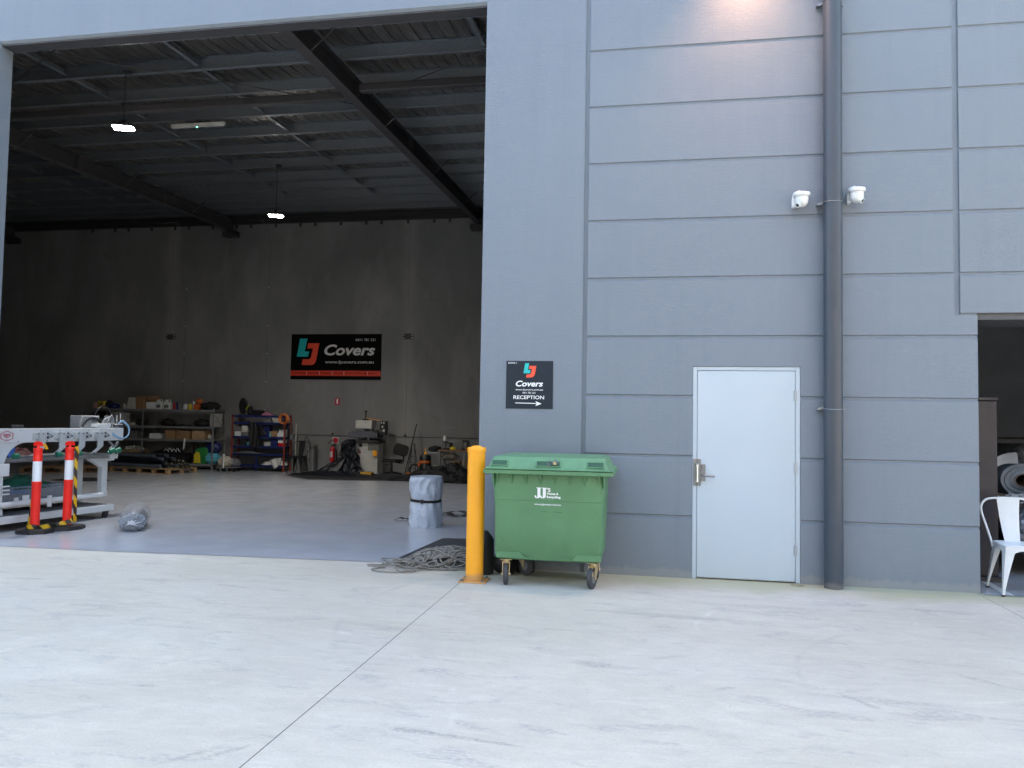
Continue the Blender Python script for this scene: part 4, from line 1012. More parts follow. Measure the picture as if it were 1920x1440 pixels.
mb = MB(); mb.box(.06, 2.05, .30, .74, .28, .29); mb.box(.06, 2.05, .06, .74, .19, .196); t.part("bottom_tray", mb, GREYB)
for i, x in enumerate((.92, 1.24, 1.56, 1.88)):
    mb = MB(); mb.box(x-.10, x+.10, .085, .119, 1.165, 1.255, .004)
    mb.prism([(x-.035, 1.26), (x+.06, 1.26), (x+.06, 1.05), (x-.10, .93), (x-.17, .93), (x-.035, 1.03)], .065, .084)
    a_ = t.part("roller_arm", mb, mat("arm_grey_paint", (.50, .54, .56), .4, .1))
    mb = MB(); mb.cyl((x-.06, .070, 1.24), (x-.06, .062, 1.24), .007, seg=8); mb.cyl((x+.02, .064, 1.235), (x+.02, .056, 1.235), .008, seg=8); t.part("bolt", mb, DARKSTEEL, a_)
    mb = MB(); mb.cyl((x-.42, .05, .945), (x-.12, .05, .945), .012, seg=10); mb.cyl((x-.12, .05, .945), (x-.10, .05, .945), .02, seg=10); t.part("roller_rod", mb, CHROME, a_)
    mb = MB(); mb.cyl((x-.43, .035, .955), (x-.36, .035, .955), .038, seg=22); mb.cyl((x-.44, .035, .955), (x-.35, .035, .955), .018, seg=12); t.part("green_roller", mb, GWHEEL, a_)
    mb = MB()
    for k in range(3): mb.tube(smooth_path([(x+.08, .10, 1.235-.03*k), (x+.13, .08, 1.23-.025*k), (x+.19, .09, 1.205), (x+.14, .09, 1.18), (x+.08, .10, 1.17)], 4), .0035, 5)
    mb.cyl((x+.10, .10, 1.19), (x+.10, .07, 1.19), .01, seg=8); mb.cyl((x+.10, .10, 1.245), (x+.10, .07, 1.245), .01, seg=8); t.part("air_fitting", mb, DARKSTEEL, a_)
for x in (2.05, 2.16):
    mb = MB(); mb.cyl((x, .06, .96), (x+.07, .04, .99), .042, seg=20); mb.cyl((x, .06, .96), (x-.03, .07, .95), .02, seg=10); t.part("green_roller", mb, GWHEEL)
mb = MB(); mb.tube(smooth_path([(2.1, .14, 1.12), (2.16, .12, 1.05), (2.1, .10, 1.0), (2.17, .09, 1.02), (2.24, .10, 1.1)], 5), .02, 8); t.part("hose", mb, GREYB)
mb = MB(); mb.box(1.74, 2.06, .28, .5, 1.312, 1.49, .008); mb.box(1.70, 1.74, .26, .3, 1.312, 1.42); cb = t.part("control_box", mb, mat("control_box_grey", (.38, .40, .41), .4, .2))
mb = MB(); mb.tube(smooth_path([(1.72, .24, 1.33), (1.78, .22, 1.42), (1.88, .22, 1.455), (1.97, .22, 1.44), (2.0, .22, 1.40)], 6), .016, 8); t.part("black_conduit", mb, BLACKP, cb)
mb = MB(); mb.cyl((1.92, .26, 1.425), (1.92, .2, 1.425), .022, seg=12); t.part("connector", mb, CHROME, cb)
mb = MB(); mb.box(1.88, 2.14, .14, .26, 1.325, 1.375, .004); mb.cyl((1.9, .15, 1.312), (2.12, .15, 1.318), .008, seg=8); t.part("carriage", mb, WHITE)
mb = MB(); mb.tube(arc((2.26, .42, 1.33), .19, 180, 0, 18, (1, 0, 0), (0, 0, 1.6)), .0125, 8); t.part("hose_hoop", mb, BLACKP)
mb = MB(); mb.box(2.0, 2.36, .3, .55, 1.312, 1.35, .01); mb.blob((2.28, .35, 1.42), (.07, .06, .07), .3, 5, 2, 3); t.part("sewing_carriage", mb, DARKSTEEL)
for x, z in ((2.30, 1.50), (2.37, 1.53)):
    mb = MB(); mb.cyl((x, .2, 1.30), (x, .2, z), .006, seg=8); t.part("guide_rod", mb, WHITE)
mb = MB(); mb.box(2.18, 2.4, .16, .27, 1.30, 1.37, .008); mb.cyl((2.3, .14, 1.33), (2.3, .16, 1.33), .035, seg=16); mb.cyl((2.16, .2, 1.31), (2.16, .2, 1.45), .018, seg=12); t.part("valve_block", mb, CHROME)
mb = MB()
for k in range(3): mb.tube(smooth_path([(2.14, .10, 1.24-.012*k), (2.22, .08, 1.18-.01*k), (2.33, .07, 1.16), (2.42, .08, 1.22), (2.42+.01*k, .10, 1.33), (2.34, .12, 1.40+.01*k), (2.27, .14, 1.38)], 6), .009, 6)
t.part("blue_hose_loop", mb, HOSEB)
mb = MB()
for k in range(4): mb.tube(smooth_path([(2.0+.03*k, .2, 1.34), (2.05+.04*k, .18, 1.44+.02*k), (2.14+.03*k, .2, 1.46), (2.2+.02*k, .2, 1.36)], 5), .004, 5)
t.part("wiring", mb, WHITE)
mb = MB(); mb.box(.64, .78, .22, .3, 1.312, 1.355, .004); mb.cyl((.6, .2, 1.311), (.6, .2, 1.35), .018, seg=10); mb.cyl((.6, .2, 1.35), (.6, .2, 1.365), .01, seg=8); t.part("top_bracket", mb, DARKSTEEL)
# bits lying on the table and the tub underneath
mb = MB(); mb.heap(-8.50, 1.25, .35, .55, .14, 5, 26, 3, .94); single("cloth_bundle", mb, mat("dark_red_cloth", (.06, .01, .015), .8), "dark red cloth lying on the table of the white machine", "cloth", (-8.5, 1.25, .94))
mb = MB(); mb.blob((-8.25, .88, 1.03), (.05, .06, .09), .3, 4, 3, 3); single("blue_clamp", mb, mat("bright_blue_plastic", (.02, .12, .5), .4), "blue tool standing on the machine table behind the left post", "tool", (-8.25, .88, .94))
mb = MB(); mb.heap(-8.42, .86, .3, .3, .16, 9, 22, 3, .94); single("dark_cloth_bundle", mb, BLACKF, "black crumpled cloth on the machine table beside the blue tool", "cloth", (-8.4, .86, .94))
t = Thing("storage_tub", "clear blue-tinted plastic tub heaped with green sheets under the white machine", "tub", (-8.46, 1.33, .297), math.radians(82.1))
mb = MB()
s0 = [(.0, -.46, .46, -.20, .20, .05), (.015, -.47, .47, -.21, .21, .05), (.21, -.50, .50, -.24, .24, .05), (.225, -.52, .52, -.26, .26, .05), (.24, -.52, .52, -.26, .26, .05)]
mb.loft(s0); t.part("tub_body", mb, CLEAR)
mb = MB(); mb.box(-.36, -.14, -.262, -.25, .15, .19, .004); t.part("tub_handle", mb, mat("blue_tub_clip", (.10, .16, .30), .4))
mb = MB(); mb.box(-.18, -.08, -.244, -.236, .04, .12); mb.box(-.3, -.24, -.244, -.236, .04, .1); t.part("tub_label", mb, LETT)
mb = MB(); mb.heap(0, 0, .98, .5, .20, 12, 36, 2.2, .2); single_o = t.part("green_sheet", mb, mat("dark_green_tarp", (.012, .10, .07), .45))

# ------------------------------------------------------------------ shelving units on the back wall
YG0, YG1 = 11.70, 12.30
def shelf_unit(name, label, x0, x1, y0, y1, levels, posts, m, mp, h, groupy=None, red=None):
    t = Thing(name, label, "shelving", ((x0+x1)/2, (y0+y1)/2, .004))
    for z in levels:
        mb = MB(); mb.box(x0, x1, y0+.01, y1-.01, z-.02, z); mb.box(x0, x1, y0-.002, y0+.02, z-.055, z+.0); mb.box(x0, x1, y1-.02, y1, z-.055, z); t.part("shelf", mb, m, world=True, ang=10)
    for x in posts:
        for y in (y0, y1):
            mb = MB(); mb.box(x-.022, x+.022, y-.02, y-.004, .004, h); mb.box(x-.022, x-.018, y-.004, y+.02, .004, h); t.part("upright", mb, mp, world=True, ang=10)
    for x in (x0, x1):
        mb = MB()
        zs = [.15+i*(h-.3)/3 for i in range(4)]
        for i, (a, b) in enumerate(zip(zs, zs[1:])):
            p, q = ((y0, y1) if i % 2 else (y1, y0)); mb.tube([(x, p, a), (x, q, b)], .007, 5)
        t.part("end_brace", mb, m, world=True)
    return t
shelf_unit("grey_shelving", "long grey steel shelving crowded with boxes against the back wall", -16.1, -11.93, YG0, YG1, (.165, .835, 1.20, 1.67), (-16.1, -14.13, -11.95), SHELFG, SHELFG, 1.70)
t = shelf_unit("blue_shelving", "blue shelving with orange-red uprights holding small boxes on the back wall", -11.42, -9.88, 11.82, 12.2, (.18, .49, .70, .96, 1.35, 1.545), (-11.44, -9.88), SHELFB, POSTO, 1.57)
mb = MB(); mb.box(-10.72, -10.67, 11.81, 11.83, .02, .49); t.part("upright", mb, SHELFB, world=True, label="short blue middle upright")
for x in (-9.72,):
    mb = MB(); mb.box(x-.012, x+.012, 12.18, 12.2, .01, 1.33); t.part("end_pole", mb, OFFW, world=True)

def pbox(name, x0, x1, z0, h, m, label, y0=11.76, d=.3, group=None, cat="box", flaps=False, jit=0.):
    mb = MB(); rz = jit; cx, cy = (x0+x1)/2, y0+d/2
    M = Matrix.Translation((cx, cy, 0)) @ Matrix.Rotation(rz, 4, 'Z') @ Matrix.Translation((-cx, -cy, 0))
    mb.box(x0, x1, y0, y0+d, z0, z0+h, .006, M)
    if flaps:
        mb.box(x0, x1, y0-.09, y0-.001, z0+h*.86, z0+h*.88, 0, M)
        mb.box(x1, x1+.10, y0, y0+d, z0+h*.97, z0+h*.985, 0, M)
    mb.box(cx-.02, cx+.02, y0-.0015, y0-.0003, z0+.004, z0+h-.004, 0, M)
    return single(name, mb, m, label, cat, (cx, cy, z0), group)
TS = 1.672
pbox("small_box", -15.79, -15.68, TS, .17, mat("pink_white_box", (.5, .3, .3), .7), "small pinkish box at the left end of the top grey shelf")
mb = MB(); mb.box(-15.66, -15.44, 11.76, 11.92, TS, TS+.21, .02); single("yellow_pack", mb, YELB, "yellow pack with a black strap shape on the top grey shelf", "pack", (-15.55, 11.84, TS))
mb = MB(); mb.blob((-15.36, 11.88, TS+.11), (.09, .12, .12), .2, 3, 4, 3, TS+.001); single("black_pouch", mb, BLACKF, "black pouch squeezed between yellow pack and blue bag", "pouch", (-15.36, 11.88, TS))
mb = MB(); mb.tube(smooth_path([(-15.6, 11.752, TS+.17), (-15.58, 11.75, TS+.07), (-15.55, 11.75, TS+.04), (-15.52, 11.75, TS+.07), (-15.5, 11.752, TS+.17)], 5), .012, 6); single("black_strap", mb, BLACKF, "black V-shaped strap on the front of the yellow pack", "strap", (-15.55, 11.75, TS+.04))
mb = MB(); mb.blob((-15.2, 11.87, TS+.07), (.17, .12, .08), .12, 3, 6, 3, TS+.001); single("blue_bag", mb, DBLUE, "dark blue flat bag on the top grey shelf", "bag", (-15.2, 11.87, TS))
for x, r, h, m, lb in ((-14.85, .04, .15, OFFW, "pale round jar left of the tall white carton"), (-14.76, .035, .19, GREYB, "grey bottle touching the tall white carton"), (-14.95, .03, .07, GREYB, "tiny grey tin right of the blue bag")):
    mb = MB(); mb.lathe([(r*.9, TS), (r, TS+.01), (r, TS+h*.75), (r*.5, TS+h*.85), (r*.5, TS+h)], (x, 11.85, 0), 14); single("jar", mb, m, lb, "jar", (x, 11.85, TS))
mb = MB(); mb.prism([(-14.72, TS), (-14.45, TS), (-14.45, TS+.325), (-14.66, TS+.325), (-14.69, TS+.13)], 11.76, 11.98); single("white_carton", mb, OFFW, "tall white carton left of the open brown box", "carton", (-14.58, 11.87, TS))
pbox("cardboard_box", -14.43, -14.17, TS, .37, CARD, "open brown cardboard box, tallest thing on the top grey shelf", flaps=True)
mb = MB(); mb.box(-14.16, -13.88, 11.85, 12.1, TS+.25, TS+.38, .004); mb.box(-14.12, -13.92, 11.9, 12.1, TS, TS+.25); single("cardboard_box", mb, CARD, "brown box behind the white box, its flap above it", "box", (-14.0, 12.0, TS))
pbox("white_box", -14.10, -13.82, TS, .20, WHITE, "low white box left of the two plastic jugs", d=.1)
def jug(x, label):
    t = Thing("plastic_jug", label, "jug", (x, 11.83, TS), group="white plastic jugs on the top grey shelf")
    mb = MB(); mb.loft([(0, -.095, .095, -.07, .07, .03), (.01, -.10, .10, -.075, .075, .03), (.17, -.10, .10, -.075, .075, .03), (.22, -.09, .02, -.06, .06, .03), (.245, -.08, -.02, -.035, .035, .02)], 4)
    mb.tube(smooth_path([(.085, 0, .17), (.085, 0, .25), (.04, 0, .27), (-.03, 0, .24)], 5), .014, 8); t.part("jug_body", mb, WHITE)
    mb = MB(); mb.cyl((-.05, 0, .245), (-.05, 0, .275), .026, seg=14); t.part("cap", mb, WHITE)
    mb = MB(); mb.box(-.07, .07, -.0765, -.0752, .04, .13); t.part("jug_label", mb, GREYB)
jug(-13.71, "white plastic jug touching the low white box"); jug(-13.46, "white plastic jug standing nearer the paint cans")
for x, r, h, m, lb in ((-13.25, .025, .20, REDP, "red slim can right of the white jugs"), (-13.17, .03, .22, DBLUE, "blue spray can beside the red slim can"), (-13.07, .04, .19, GREYB, "grey spray can left of the white tub"), (-12.91, .07, .16, WHITE, "white round tub among the cans on the top grey shelf"),
      (-12.755, .055, .16, YELB, "yellow tin next to the orange box"), (-12.65, .025, .25, WHITE, "white bottle standing behind the orange box")):
    mb = MB(); mb.lathe([(r*.95, TS), (r, TS+.006), (r, TS+h*.84), (r*.8, TS+h*.9), (r*.5, TS+h*.92), (r*.5, TS+h)], (x, 11.82 if r < .06 or x > -12.8 else 11.85, 0), 16); single("can", mb, m, lb, "can", (x, 11.83, TS))
pbox("orange_box", -12.62, -12.46, TS, .16, ORB, "orange printed box on the top grey shelf", d=.15)
mb = MB(); mb.blob((-12.5, 11.85, TS+.235), (.09, .07, .075), .2, 4, 8, 3, TS+.165); single("orange_bag", mb, ORB, "orange bag sitting on top of the orange printed box", "bag", (-12.5, 11.85, TS+.165))
mb = MB(); mb.blob((-12.18, 11.9, TS+.10), (.27, .15, .125), .18, 4, 14, 4, TS+.001); single("black_bag", mb, BLACKF, "large black bag at the right end of the top grey shelf", "bag", (-12.18, 11.9, TS))
T2, T3, T4 = 1.202, .837, .167
mb = MB(); mb.blob((-15.70, 11.95, T2+.31), (.17, .12, .11), .25, 6, 15, 3); single("black_mesh_basket", mb, BLACKP, "black mesh bundle at the left end of the second grey shelf", "bundle", (-15.7, 11.95, T2+.2))
pbox("cloth_stack", -15.85, -15.5, T2, .18, GREYB, "grey folded cloth under the black mesh bundle", cat="cloth")
for cx, w_, n, zt, lb in ((-15.10, .27, 9, .38, "tall white fabric stack on the second grey shelf behind the machine"), (-14.84, .18, 7, .36, "narrower white fabric stack right of the tall one"), (-12.05, .19, 9, .36, "white fabric stack just left of the end upright"), (-11.68 if False else -11.80, .28, 9, .37, "white fabric stack behind the end upright of the grey shelving")):
    mb = MB(); rr = random.Random(int(abs(cx)*100))
    y0 = 11.8 if cx != -11.80 else 11.98
    x_ = cx if cx != -11.80 else -12.10
    for k in range(n):
        z = T2+k*zt/n; mb.box(x_-w_/2+rr.uniform(0, .03), x_+w_/2-rr.uniform(0, .03), y0+rr.uniform(-.01, .02), y0+.2, z+.002, z+zt/n-.003, .008)
    single("fabric_stack", mb, WFAB, lb, "fabric stack", (x_, y0+.1, T2), "white folded stacks on the second grey shelf")
pbox("flat_box", -14.76, -14.5, T2, .08, OFFW, "flat beige box on the second grey shelf by the middle upright", cat="box")
for x, w_, h, s, lb in ((-14.34, .17, .10, 21, "black bag left of the middle upright on the second grey shelf"), (-13.5, .2, .11, 22, "black lump in the middle of the second grey shelf"), (-12.46, .23, .11, 23, "black bag toward the right of the second grey shelf")):
    mb = MB(); mb.blob((x, 11.95, T2+h*.9), (w_, .14, h), .22, 4, s, 3, T2+.001); single("black_bag", mb, BLACKF, lb, "bag", (x, 11.95, T2))
mb = MB(); mb.heap(-13.0, 11.93, .8, .3, .06, 31, 24, 4, T2+.002); single("dark_offcuts", mb, PVCB, "thin dark offcuts strewn along the second grey shelf", "offcuts", (-13, 11.93, T2))
mb = MB(); mb.loft([(T3, -14.72, -14.40, 11.8, 12.1, .03), (T3+.18, -14.75, -14.37, 11.78, 12.12, .03), (T3+.2, -14.76, -14.36, 11.77, 12.13, .03)]); single("grey_tub", mb, GREYB, "grey plastic tub on the third grey shelf left of the middle upright", "tub", (-14.56, 11.95, T3))
pbox("white_case", -13.96, -13.64, T3, .15, WHITE, "white case with a dark handle slot on the third grey shelf", cat="case")
mb = MB(); mb.box(-13.83, -13.77, 11.755, 11.758, T3+.10, T3+.125); single("case_handle", mb, BLACKP, "dark handle slot on the white case", "handle", (-13.8, 11.757, T3+.1)) if False else None
for x0, x1, h, m, lb, j in ((-13.48, -13.17, .26, CARD, "brown carton, first of three on the third grey shelf from the left", .05), (-13.12, -12.72, .25, CARD, "brown carton with a small white label, middle of three", -.04), (-12.64, -12.26, .27, CARD2, "lighter brown carton, nearest the end upright", .03)):
    o = pbox("cardboard_box", x0, x1, T3, h, m, lb, jit=j, group="brown cartons on the third grey shelf")
mb = MB(); mb.blob((-12.13, 11.85, T3+.07), (.06, .06, .07), .3, 5, 33, 3, T3+.001); single("white_cup", mb, OFFW, "small white crumpled thing right of the lighter carton", "cup", (-12.13, 11.85, T3))
t = Thing("cardboard_tray", "cardboard tray full of oddments at floor level behind the machine", "tray", (-14.53, 11.9, .38))
mb = MB(); mb.box(-14.85, -14.21, 11.74, 12.1, .38, .39); mb.box(-14.85, -14.21, 11.74, 11.745, .39, .52); mb.box(-14.85, -14.21, 12.095, 12.1, .39, .52); t.part("tray_side", mb, CARD2, world=True)
mb = MB()
rr = random.Random(5)
for k in range(7): mb.blob((-14.75+k*.08, 11.9, .52+rr.uniform(0, .05)), (.05, .08, .06), .4, 5, k, 2)
t.part("oddment", mb, OFFW, world=True)
pbox("dark_crate", -14.9, -14.1, .168, .21, BLACKP, "dark crate on the lowest grey shelf under the cardboard tray", cat="crate")
mb = MB(); mb.heap(-13.35, 11.9, 1.1, .36, .17, 41, 30, 4, .45); mb.box(-13.9, -12.85, 11.78, 12.1, T4+.003, .45, .01); single("dark_bundle", mb, BLACKF, "pile of black goods on the lowest grey shelf", "pile", (-13.35, 11.9, T4))
mb = MB()
for k in range(4): mb.tube(smooth_path([(-13.45+.12*k, 11.72, .50), (-13.40+.12*k, 11.71, .56+.02*(k % 2)), (-13.34+.12*k, 11.72, .52), (-13.30+.12*k, 11.71, .48)], 5), .01, 5)
single("looped_lead", mb, WHITE, "white looped cord lying on the black goods of the lowest grey shelf", "cord", (-13.3, 11.72, .48))
mb = MB(); mb.tube(smooth_path([(-12.80, 11.68, .86), (-12.80, 11.665, .75), (-12.81, 11.67, .65), (-12.83, 11.67, .56)], 5), [.022]*15+[.012], 8); single("hanging_strip", mb, WHITE, "white strip hanging over the edge of the third grey shelf", "strip", (-12.8, 11.67, .56))
mb = MB(); mb.blob((-12.55, 11.9, T4+.24), (.14, .14, .25), .15, 3, 51, 3, T4+.001); single("dark_sack", mb, BLACKF, "dark sack left of the green bag on the lowest shelf", "sack", (-12.55, 11.9, T4))
t = Thing("green_bag", "green shopping bag with a yellow patch on the lowest grey shelf", "bag", (-12.33, 11.85, T4+.001))
mb = MB(); mb.loft([(0, -.20, .15, -.09, .09, .02), (.02, -.21, .16, -.1, .1, .03), (.38, -.19, .18, -.10, .10, .03), (.45, -.12, .17, -.06, .06, .02)]); t.part("bag_body", mb, DGREEN)
mb = MB(); mb.loft([(.02, -.21, -.0, -.125, -.102, .01), (.25, -.20, -.02, -.125, -.102, .01), (.33, -.14, -.06, -.12, -.103, .01)]); t.part("yellow_patch", mb, YELB)
mb = MB(); mb.blob((-12.05, 11.92, .62), (.22, .16, .17), .12, 3, 53, 3); single("blue_bag", mb, DBLUE, "navy blue bag lying on the cyan bag at the end upright", "bag", (-12.1, 11.92, .47))
mb = MB(); mb.blob((-12.06, 11.9, .32), (.24, .17, .17), .12, 3, 54, 3, T4+.001); single("cyan_bag", mb, LBLUE, "cyan bag squashed under the navy blue bag", "bag", (-12.1, 11.9, T4))

# pallets and long rolls
def pallet(name, label, cx, cy, rz, L, W_, m, grp):
    t = Thing(name, label, "pallet", (cx, cy, .004), rz, grp)
    mb = MB()
    for i in range(7): mb.box(-L/2, L/2, -W_/2+i*(W_-.09)/6, -W_/2+i*(W_-.09)/6+.09, .122, .142, .003)
    t.part("deck", mb, m)
    mb = MB()
    for i in range(3):
        y = -W_/2+i*(W_-.1)/2; mb.box(-L/2, L/2, y, y+.1, 0, .018, .003)
    for x in (-L/2, -.05, L/2-.1): mb.box(x, x+.1, -W_/2, W_/2, .102, .12, .003)
    t.part("bearer", mb, m)
    for i in range(3):
        for x in ([-L/2, -L/4-.03, -.05, L/4-.06, L/2-.1] if L > 1.6 else [-L/2, -.05, L/2-.1]):
            y = -W_/2+i*(W_-.1)/2; mb = MB(); mb.box(x+.002, x+.098, y+.002, y+.098, .019, .101, .004); t.part("block", mb, m)
    return t
PA = math.atan2(10.02-10.31, -12.3+13.91)
pallet("wooden_pallet", "wooden pallet carrying the dark long rolls in front of grey shelving", -12.95, 10.55, PA, 2.0, 1.0, WOOD, "wooden pallets on the warehouse floor")
pallet("wooden_pallet", "weathered pallet half hidden behind the machine legs", -14.9, 9.8, .5, 1.9, 1.0, WOODD, "wooden pallets on the warehouse floor")
rr = random.Random(3)
dirp = Vector((math.cos(PA), math.sin(PA), 0)); nrmp = Vector((-dirp.y, dirp.x, 0)); P0 = Vector((-12.95, 10.5, 0))
k = 0
for lay, (n, z) in enumerate(((7, .195), (6, .285), (6, .37), (5, .445))):
    for i in range(n):
        c = P0+nrmp*(-.42+.13*i+.03*(lay % 2)); L0 = -.98+rr.uniform(-.12, .1); L1 = .45+rr.uniform(-.1, .55)*(.4 if lay else 1)
        mb = MB(); r = .046; pts = [c+dirp*(L0+(L1-L0)*q/5)+Vector((0, 0, z+.006*math.sin(q*1.3+i))) for q in range(6)]; mb.tube(pts, r, 12)
        single("fabric_roll", mb, (PVCB if (i+lay) % 3 else mat("slate_roll", (.07, .085, .11), .4, 0, .3, 4)), "long dark roll stacked with others on the wooden pallet", "roll", tuple(c+dirp*L0+Vector((0, 0, z-r))), "dark rolls stacked on the pallet")
        k += 1
m, n_, l_, b_ = new_mat("dotted_black_fabric")
g_ = n_.new("ShaderNodeNewGeometry").outputs["Position"]; vv = n_.new("ShaderNodeTexVoronoi"); vv.inputs["Scale"].default_value = 13; vv.inputs["Randomness"].default_value = .3; l_.new(g_, vv.inputs["Vector"])
l_.new(mix(n_, l_, ramp(n_, l_, vv.outputs["Distance"], [(.22, 1.), (.27, 0.)]), (.01, .01, .01), (.42, .42, .18)), b_.inputs["Base Color"]); b_.inputs["Roughness"].default_value = .5
mb = MB(); mb.heap(-12.35, 10.55, .95, .85, .22, 61, 34, 3, .147, PA); single("dotted_fabric", mb, m, "black fabric with pale yellow dots slumped on the pallet's right end", "fabric", (-12.35, 10.55, .147))
mb = MB(); mb.heap(-12.6, 10.12, .5, .25, .08, 62, 20, 3, .147, PA); single("plastic_wrap", mb, WFAB, "crumpled white wrap at the front edge of the loaded pallet", "wrap", (-12.6, 10.12, .147))
mb = MB(); mb.heap(-12.7, 7.6, 1.3, .5, .09, 63, 30, 4, .006, .2); single("black_offcut", mb, BLACKF, "black cloth flat on the floor seen through the machine's legs", "cloth", (-12.7, 7.6, .006))

# things on and around the blue shelving
B6, B5, B4, B3, B2, B1 = .182, .492, .702, .962, 1.352, 1.547
t = Thing("desk_fan", "black round fan standing on top of the blue shelving", "fan", (-11.24, 12.0, B1))
mb = MB(); mb.lathe([(.02, -.05), (.10, -.05), (.125, -.02), (.128, 0), (.125, .02), (.10, .05), (.02, .05)], (0, 0, .26), 26, Matrix.Scale(1.75, 4, (0, 0, 1)) @ Matrix.Rotation(PI/2, 4, 'X')); t.part("fan_head", mb, BLACKP)
mb = MB(); mb.cyl((0, 0, 0), (0, 0, .02), .09, seg=20); mb.cyl((0, 0, .02), (0, 0, .1), .02, seg=10); t.part("stand", mb, BLACKP)
mb = MB(); mb.blob((-11.01, 11.98, B1+.12), (.085, .08, .14), .15, 3, 71, 3, B1+.001); single("black_helmet_bag", mb, BLACKF, "black bag with a lime stripe beside the round fan", "bag", (-11.01, 11.98, B1))
mb = MB(); mb.tube(smooth_path([(-11.09, 11.89, B1+.14), (-11.05, 11.88, B1+.22), (-10.99, 11.88, B1+.27)], 5), .014, 6); single("lime_strap", mb, mat("lime_strap", (.35, .5, .03), .5), "lime green strap across the black bag beside the fan", "strap", (-11.04, 11.88, B1+.14))
pbox("black_box", -10.89, -10.65, B1, .14, BLACKP, "black box on top of the blue shelving", y0=11.9, d=.2)
mb = MB(); mb.heap(-10.5, 12.0, .36, .22, .12, 72, 20, 3, B1+.001); single("pink_cloth", mb, PINK, "pink and white cloth heap on top of the blue shelving", "cloth", (-10.5, 12, B1))
mb = MB(); mb.heap(-10.15, 12.0, .35, .2, .05, 73, 16, 3, B1+.001); single("grey_rag", mb, GREYB, "thin grey rag right of the pink cloth", "rag", (-10.15, 12, B1))
pbox("grey_box", -10.50, -10.31, B2, .12, GREYB, "grey box under the top blue shelf", y0=11.86, d=.2)
mb = MB(); mb.loft([(B2, -10.26, -10.04, 11.86, 12.06, .02), (B2+.13, -10.29, -10.02, 11.84, 12.08, .02)]); single("white_bin", mb, OFFW, "white open bin right of the grey box on the blue shelving", "bin", (-10.15, 11.95, B2))
for x0, x1, z, h, m, lb in ((-11.40, -11.22, B3, .13, WHITE, "white small-parts box, lower left of the four"), (-11.20, -11.0, B3, .12, GREYB, "grey small-parts box, lower right of the four"), (-11.40, -11.22, B3+.132, .12, GREYB, "grey small-parts box stacked on the white one"), (-11.19, -11.02, B3+.122, .17, OFFW, "cream small-parts box, topmost of the four"),
        (-10.36, -10.14, B3, .15, CARD, "brown carton beside the blue binder on the blue shelving"), (-10.12, -9.92, B3, .11, WHITE, "white box under another at the right of the blue shelving"), (-10.08, -9.92, B3+.112, .09, WHITE, "white box, upper one at the right of the blue shelving"),
        (-10.50, -10.33, B4, .11, OFFW, "cream box on the fourth blue shelf"), (-10.30, -10.12, B4, .17, DBLUE, "blue carton between cream box and red-white box"), (-10.09, -9.92, B4, .09, REDP, "red base of the red and white pack"), (-10.09, -9.92, B4+.092, .08, WHITE, "white upper half of the red and white pack")):
    pbox("parts_box", x0, x1, z, h, m, lb, y0=11.86, d=.2)
mb = MB(); mb.box(-10.54, -10.38, 11.87, 12.1, B3, B3+.27, .004); single("blue_binder", mb, DBLUE, "dark blue upright binder box in the middle of the blue shelving", "binder", (-10.46, 12, B3))
mb = MB(); mb.lathe([(.018, B3), (.022, B3+.01), (.022, B3+.08), (.008, B3+.1), (.008, B3+.12)], (-10.32, 11.84, 0), 12); single("small_bottle", mb, LBLUE, "pale blue small bottle in front of the brown carton", "bottle", (-10.32, 11.84, B3))
mb = MB(); mb.lathe([(.022, B4), (.03, B4+.1), (.028, B4+.1)], (-10.98, 11.86, 0), 14); single("cup", mb, LBLUE, "light blue cup on the fourth blue shelf", "cup", (-10.98, 11.86, B4))
mb = MB(); mb.heap(-10.95, 11.9, .9, .26, .07, 74, 20, 5, B5+.001); single("small_tools", mb, GREYB, "scattered small tools on the fifth blue shelf", "tools", (-10.95, 11.9, B5))
mb = MB(); mb.cloth((-10.92, 11.80, 1.36), (-10.68, 11.79, 1.33), (-10.56, 11.79, .66), (-10.86, 11.79, .70), 14, 24, lambda u, v: Vector((.02*math.sin(v*5), -.03*abs(math.sin(u*7+v*2))-.02, 0)), .01)
single("black_coat", mb, BLACKF, "black garment hanging in front of the blue shelving", "garment", (-10.76, 11.79, .66))
mb = MB()
for k in range(4): mb.tube(smooth_path([(-10.62, 11.83, 1.3-.05*k), (-10.5, 11.8, 1.12-.03*k), (-10.42, 11.82, 1.05), (-10.45, 11.84, 1.18+.02*k)], 5), .008, 5)
single("cable_tangle", mb, BLACKP, "black tangled cable beside the hanging garment", "cable", (-10.5, 11.82, 1.0))
mb = MB(); mb.box(-10.75, -9.92, 11.88, 12.1, B5+.002, B5+.16, .01); single("dark_crate", mb, BLACKP, "long dark crate on the fifth blue shelf", "crate", (-10.33, 12, B5))
mb = MB(); mb.heap(-10.1, 11.97, .5, .34, .26, 75, 26, 3, B6+.002); mb.heap(-10.42, 11.95, .3, .25, .12, 76, 16, 3, B6+.002)
mb.cloth((-10.28, 11.79, .32), (-9.93, 11.79, .40), (-9.98, 11.775, .20), (-10.12, 11.76, .08), 10, 8, lambda u, v: Vector((0, -.02*math.sin(u*9), 0)), .004)
single("white_cloth", mb, WFAB, "white cloth spilling from the lowest blue shelf", "cloth", (-10.15, 11.9, B6))
mb = MB(); rr = random.Random(9)
for k in range(9):
    c = Vector((-9.85+rr.uniform(-.015, .015), 11.74-.012*k, 1.46+rr.uniform(-.015, .015))); mb.tube([c+Vector(((.12+rr.uniform(-.02, .02))*math.cos(a), .01*math.sin(a*3), (.13+rr.uniform(-.02, .02))*math.sin(a))) for a in [2*PI*i/28 for i in range(28)]], .009, 6, closed=True)
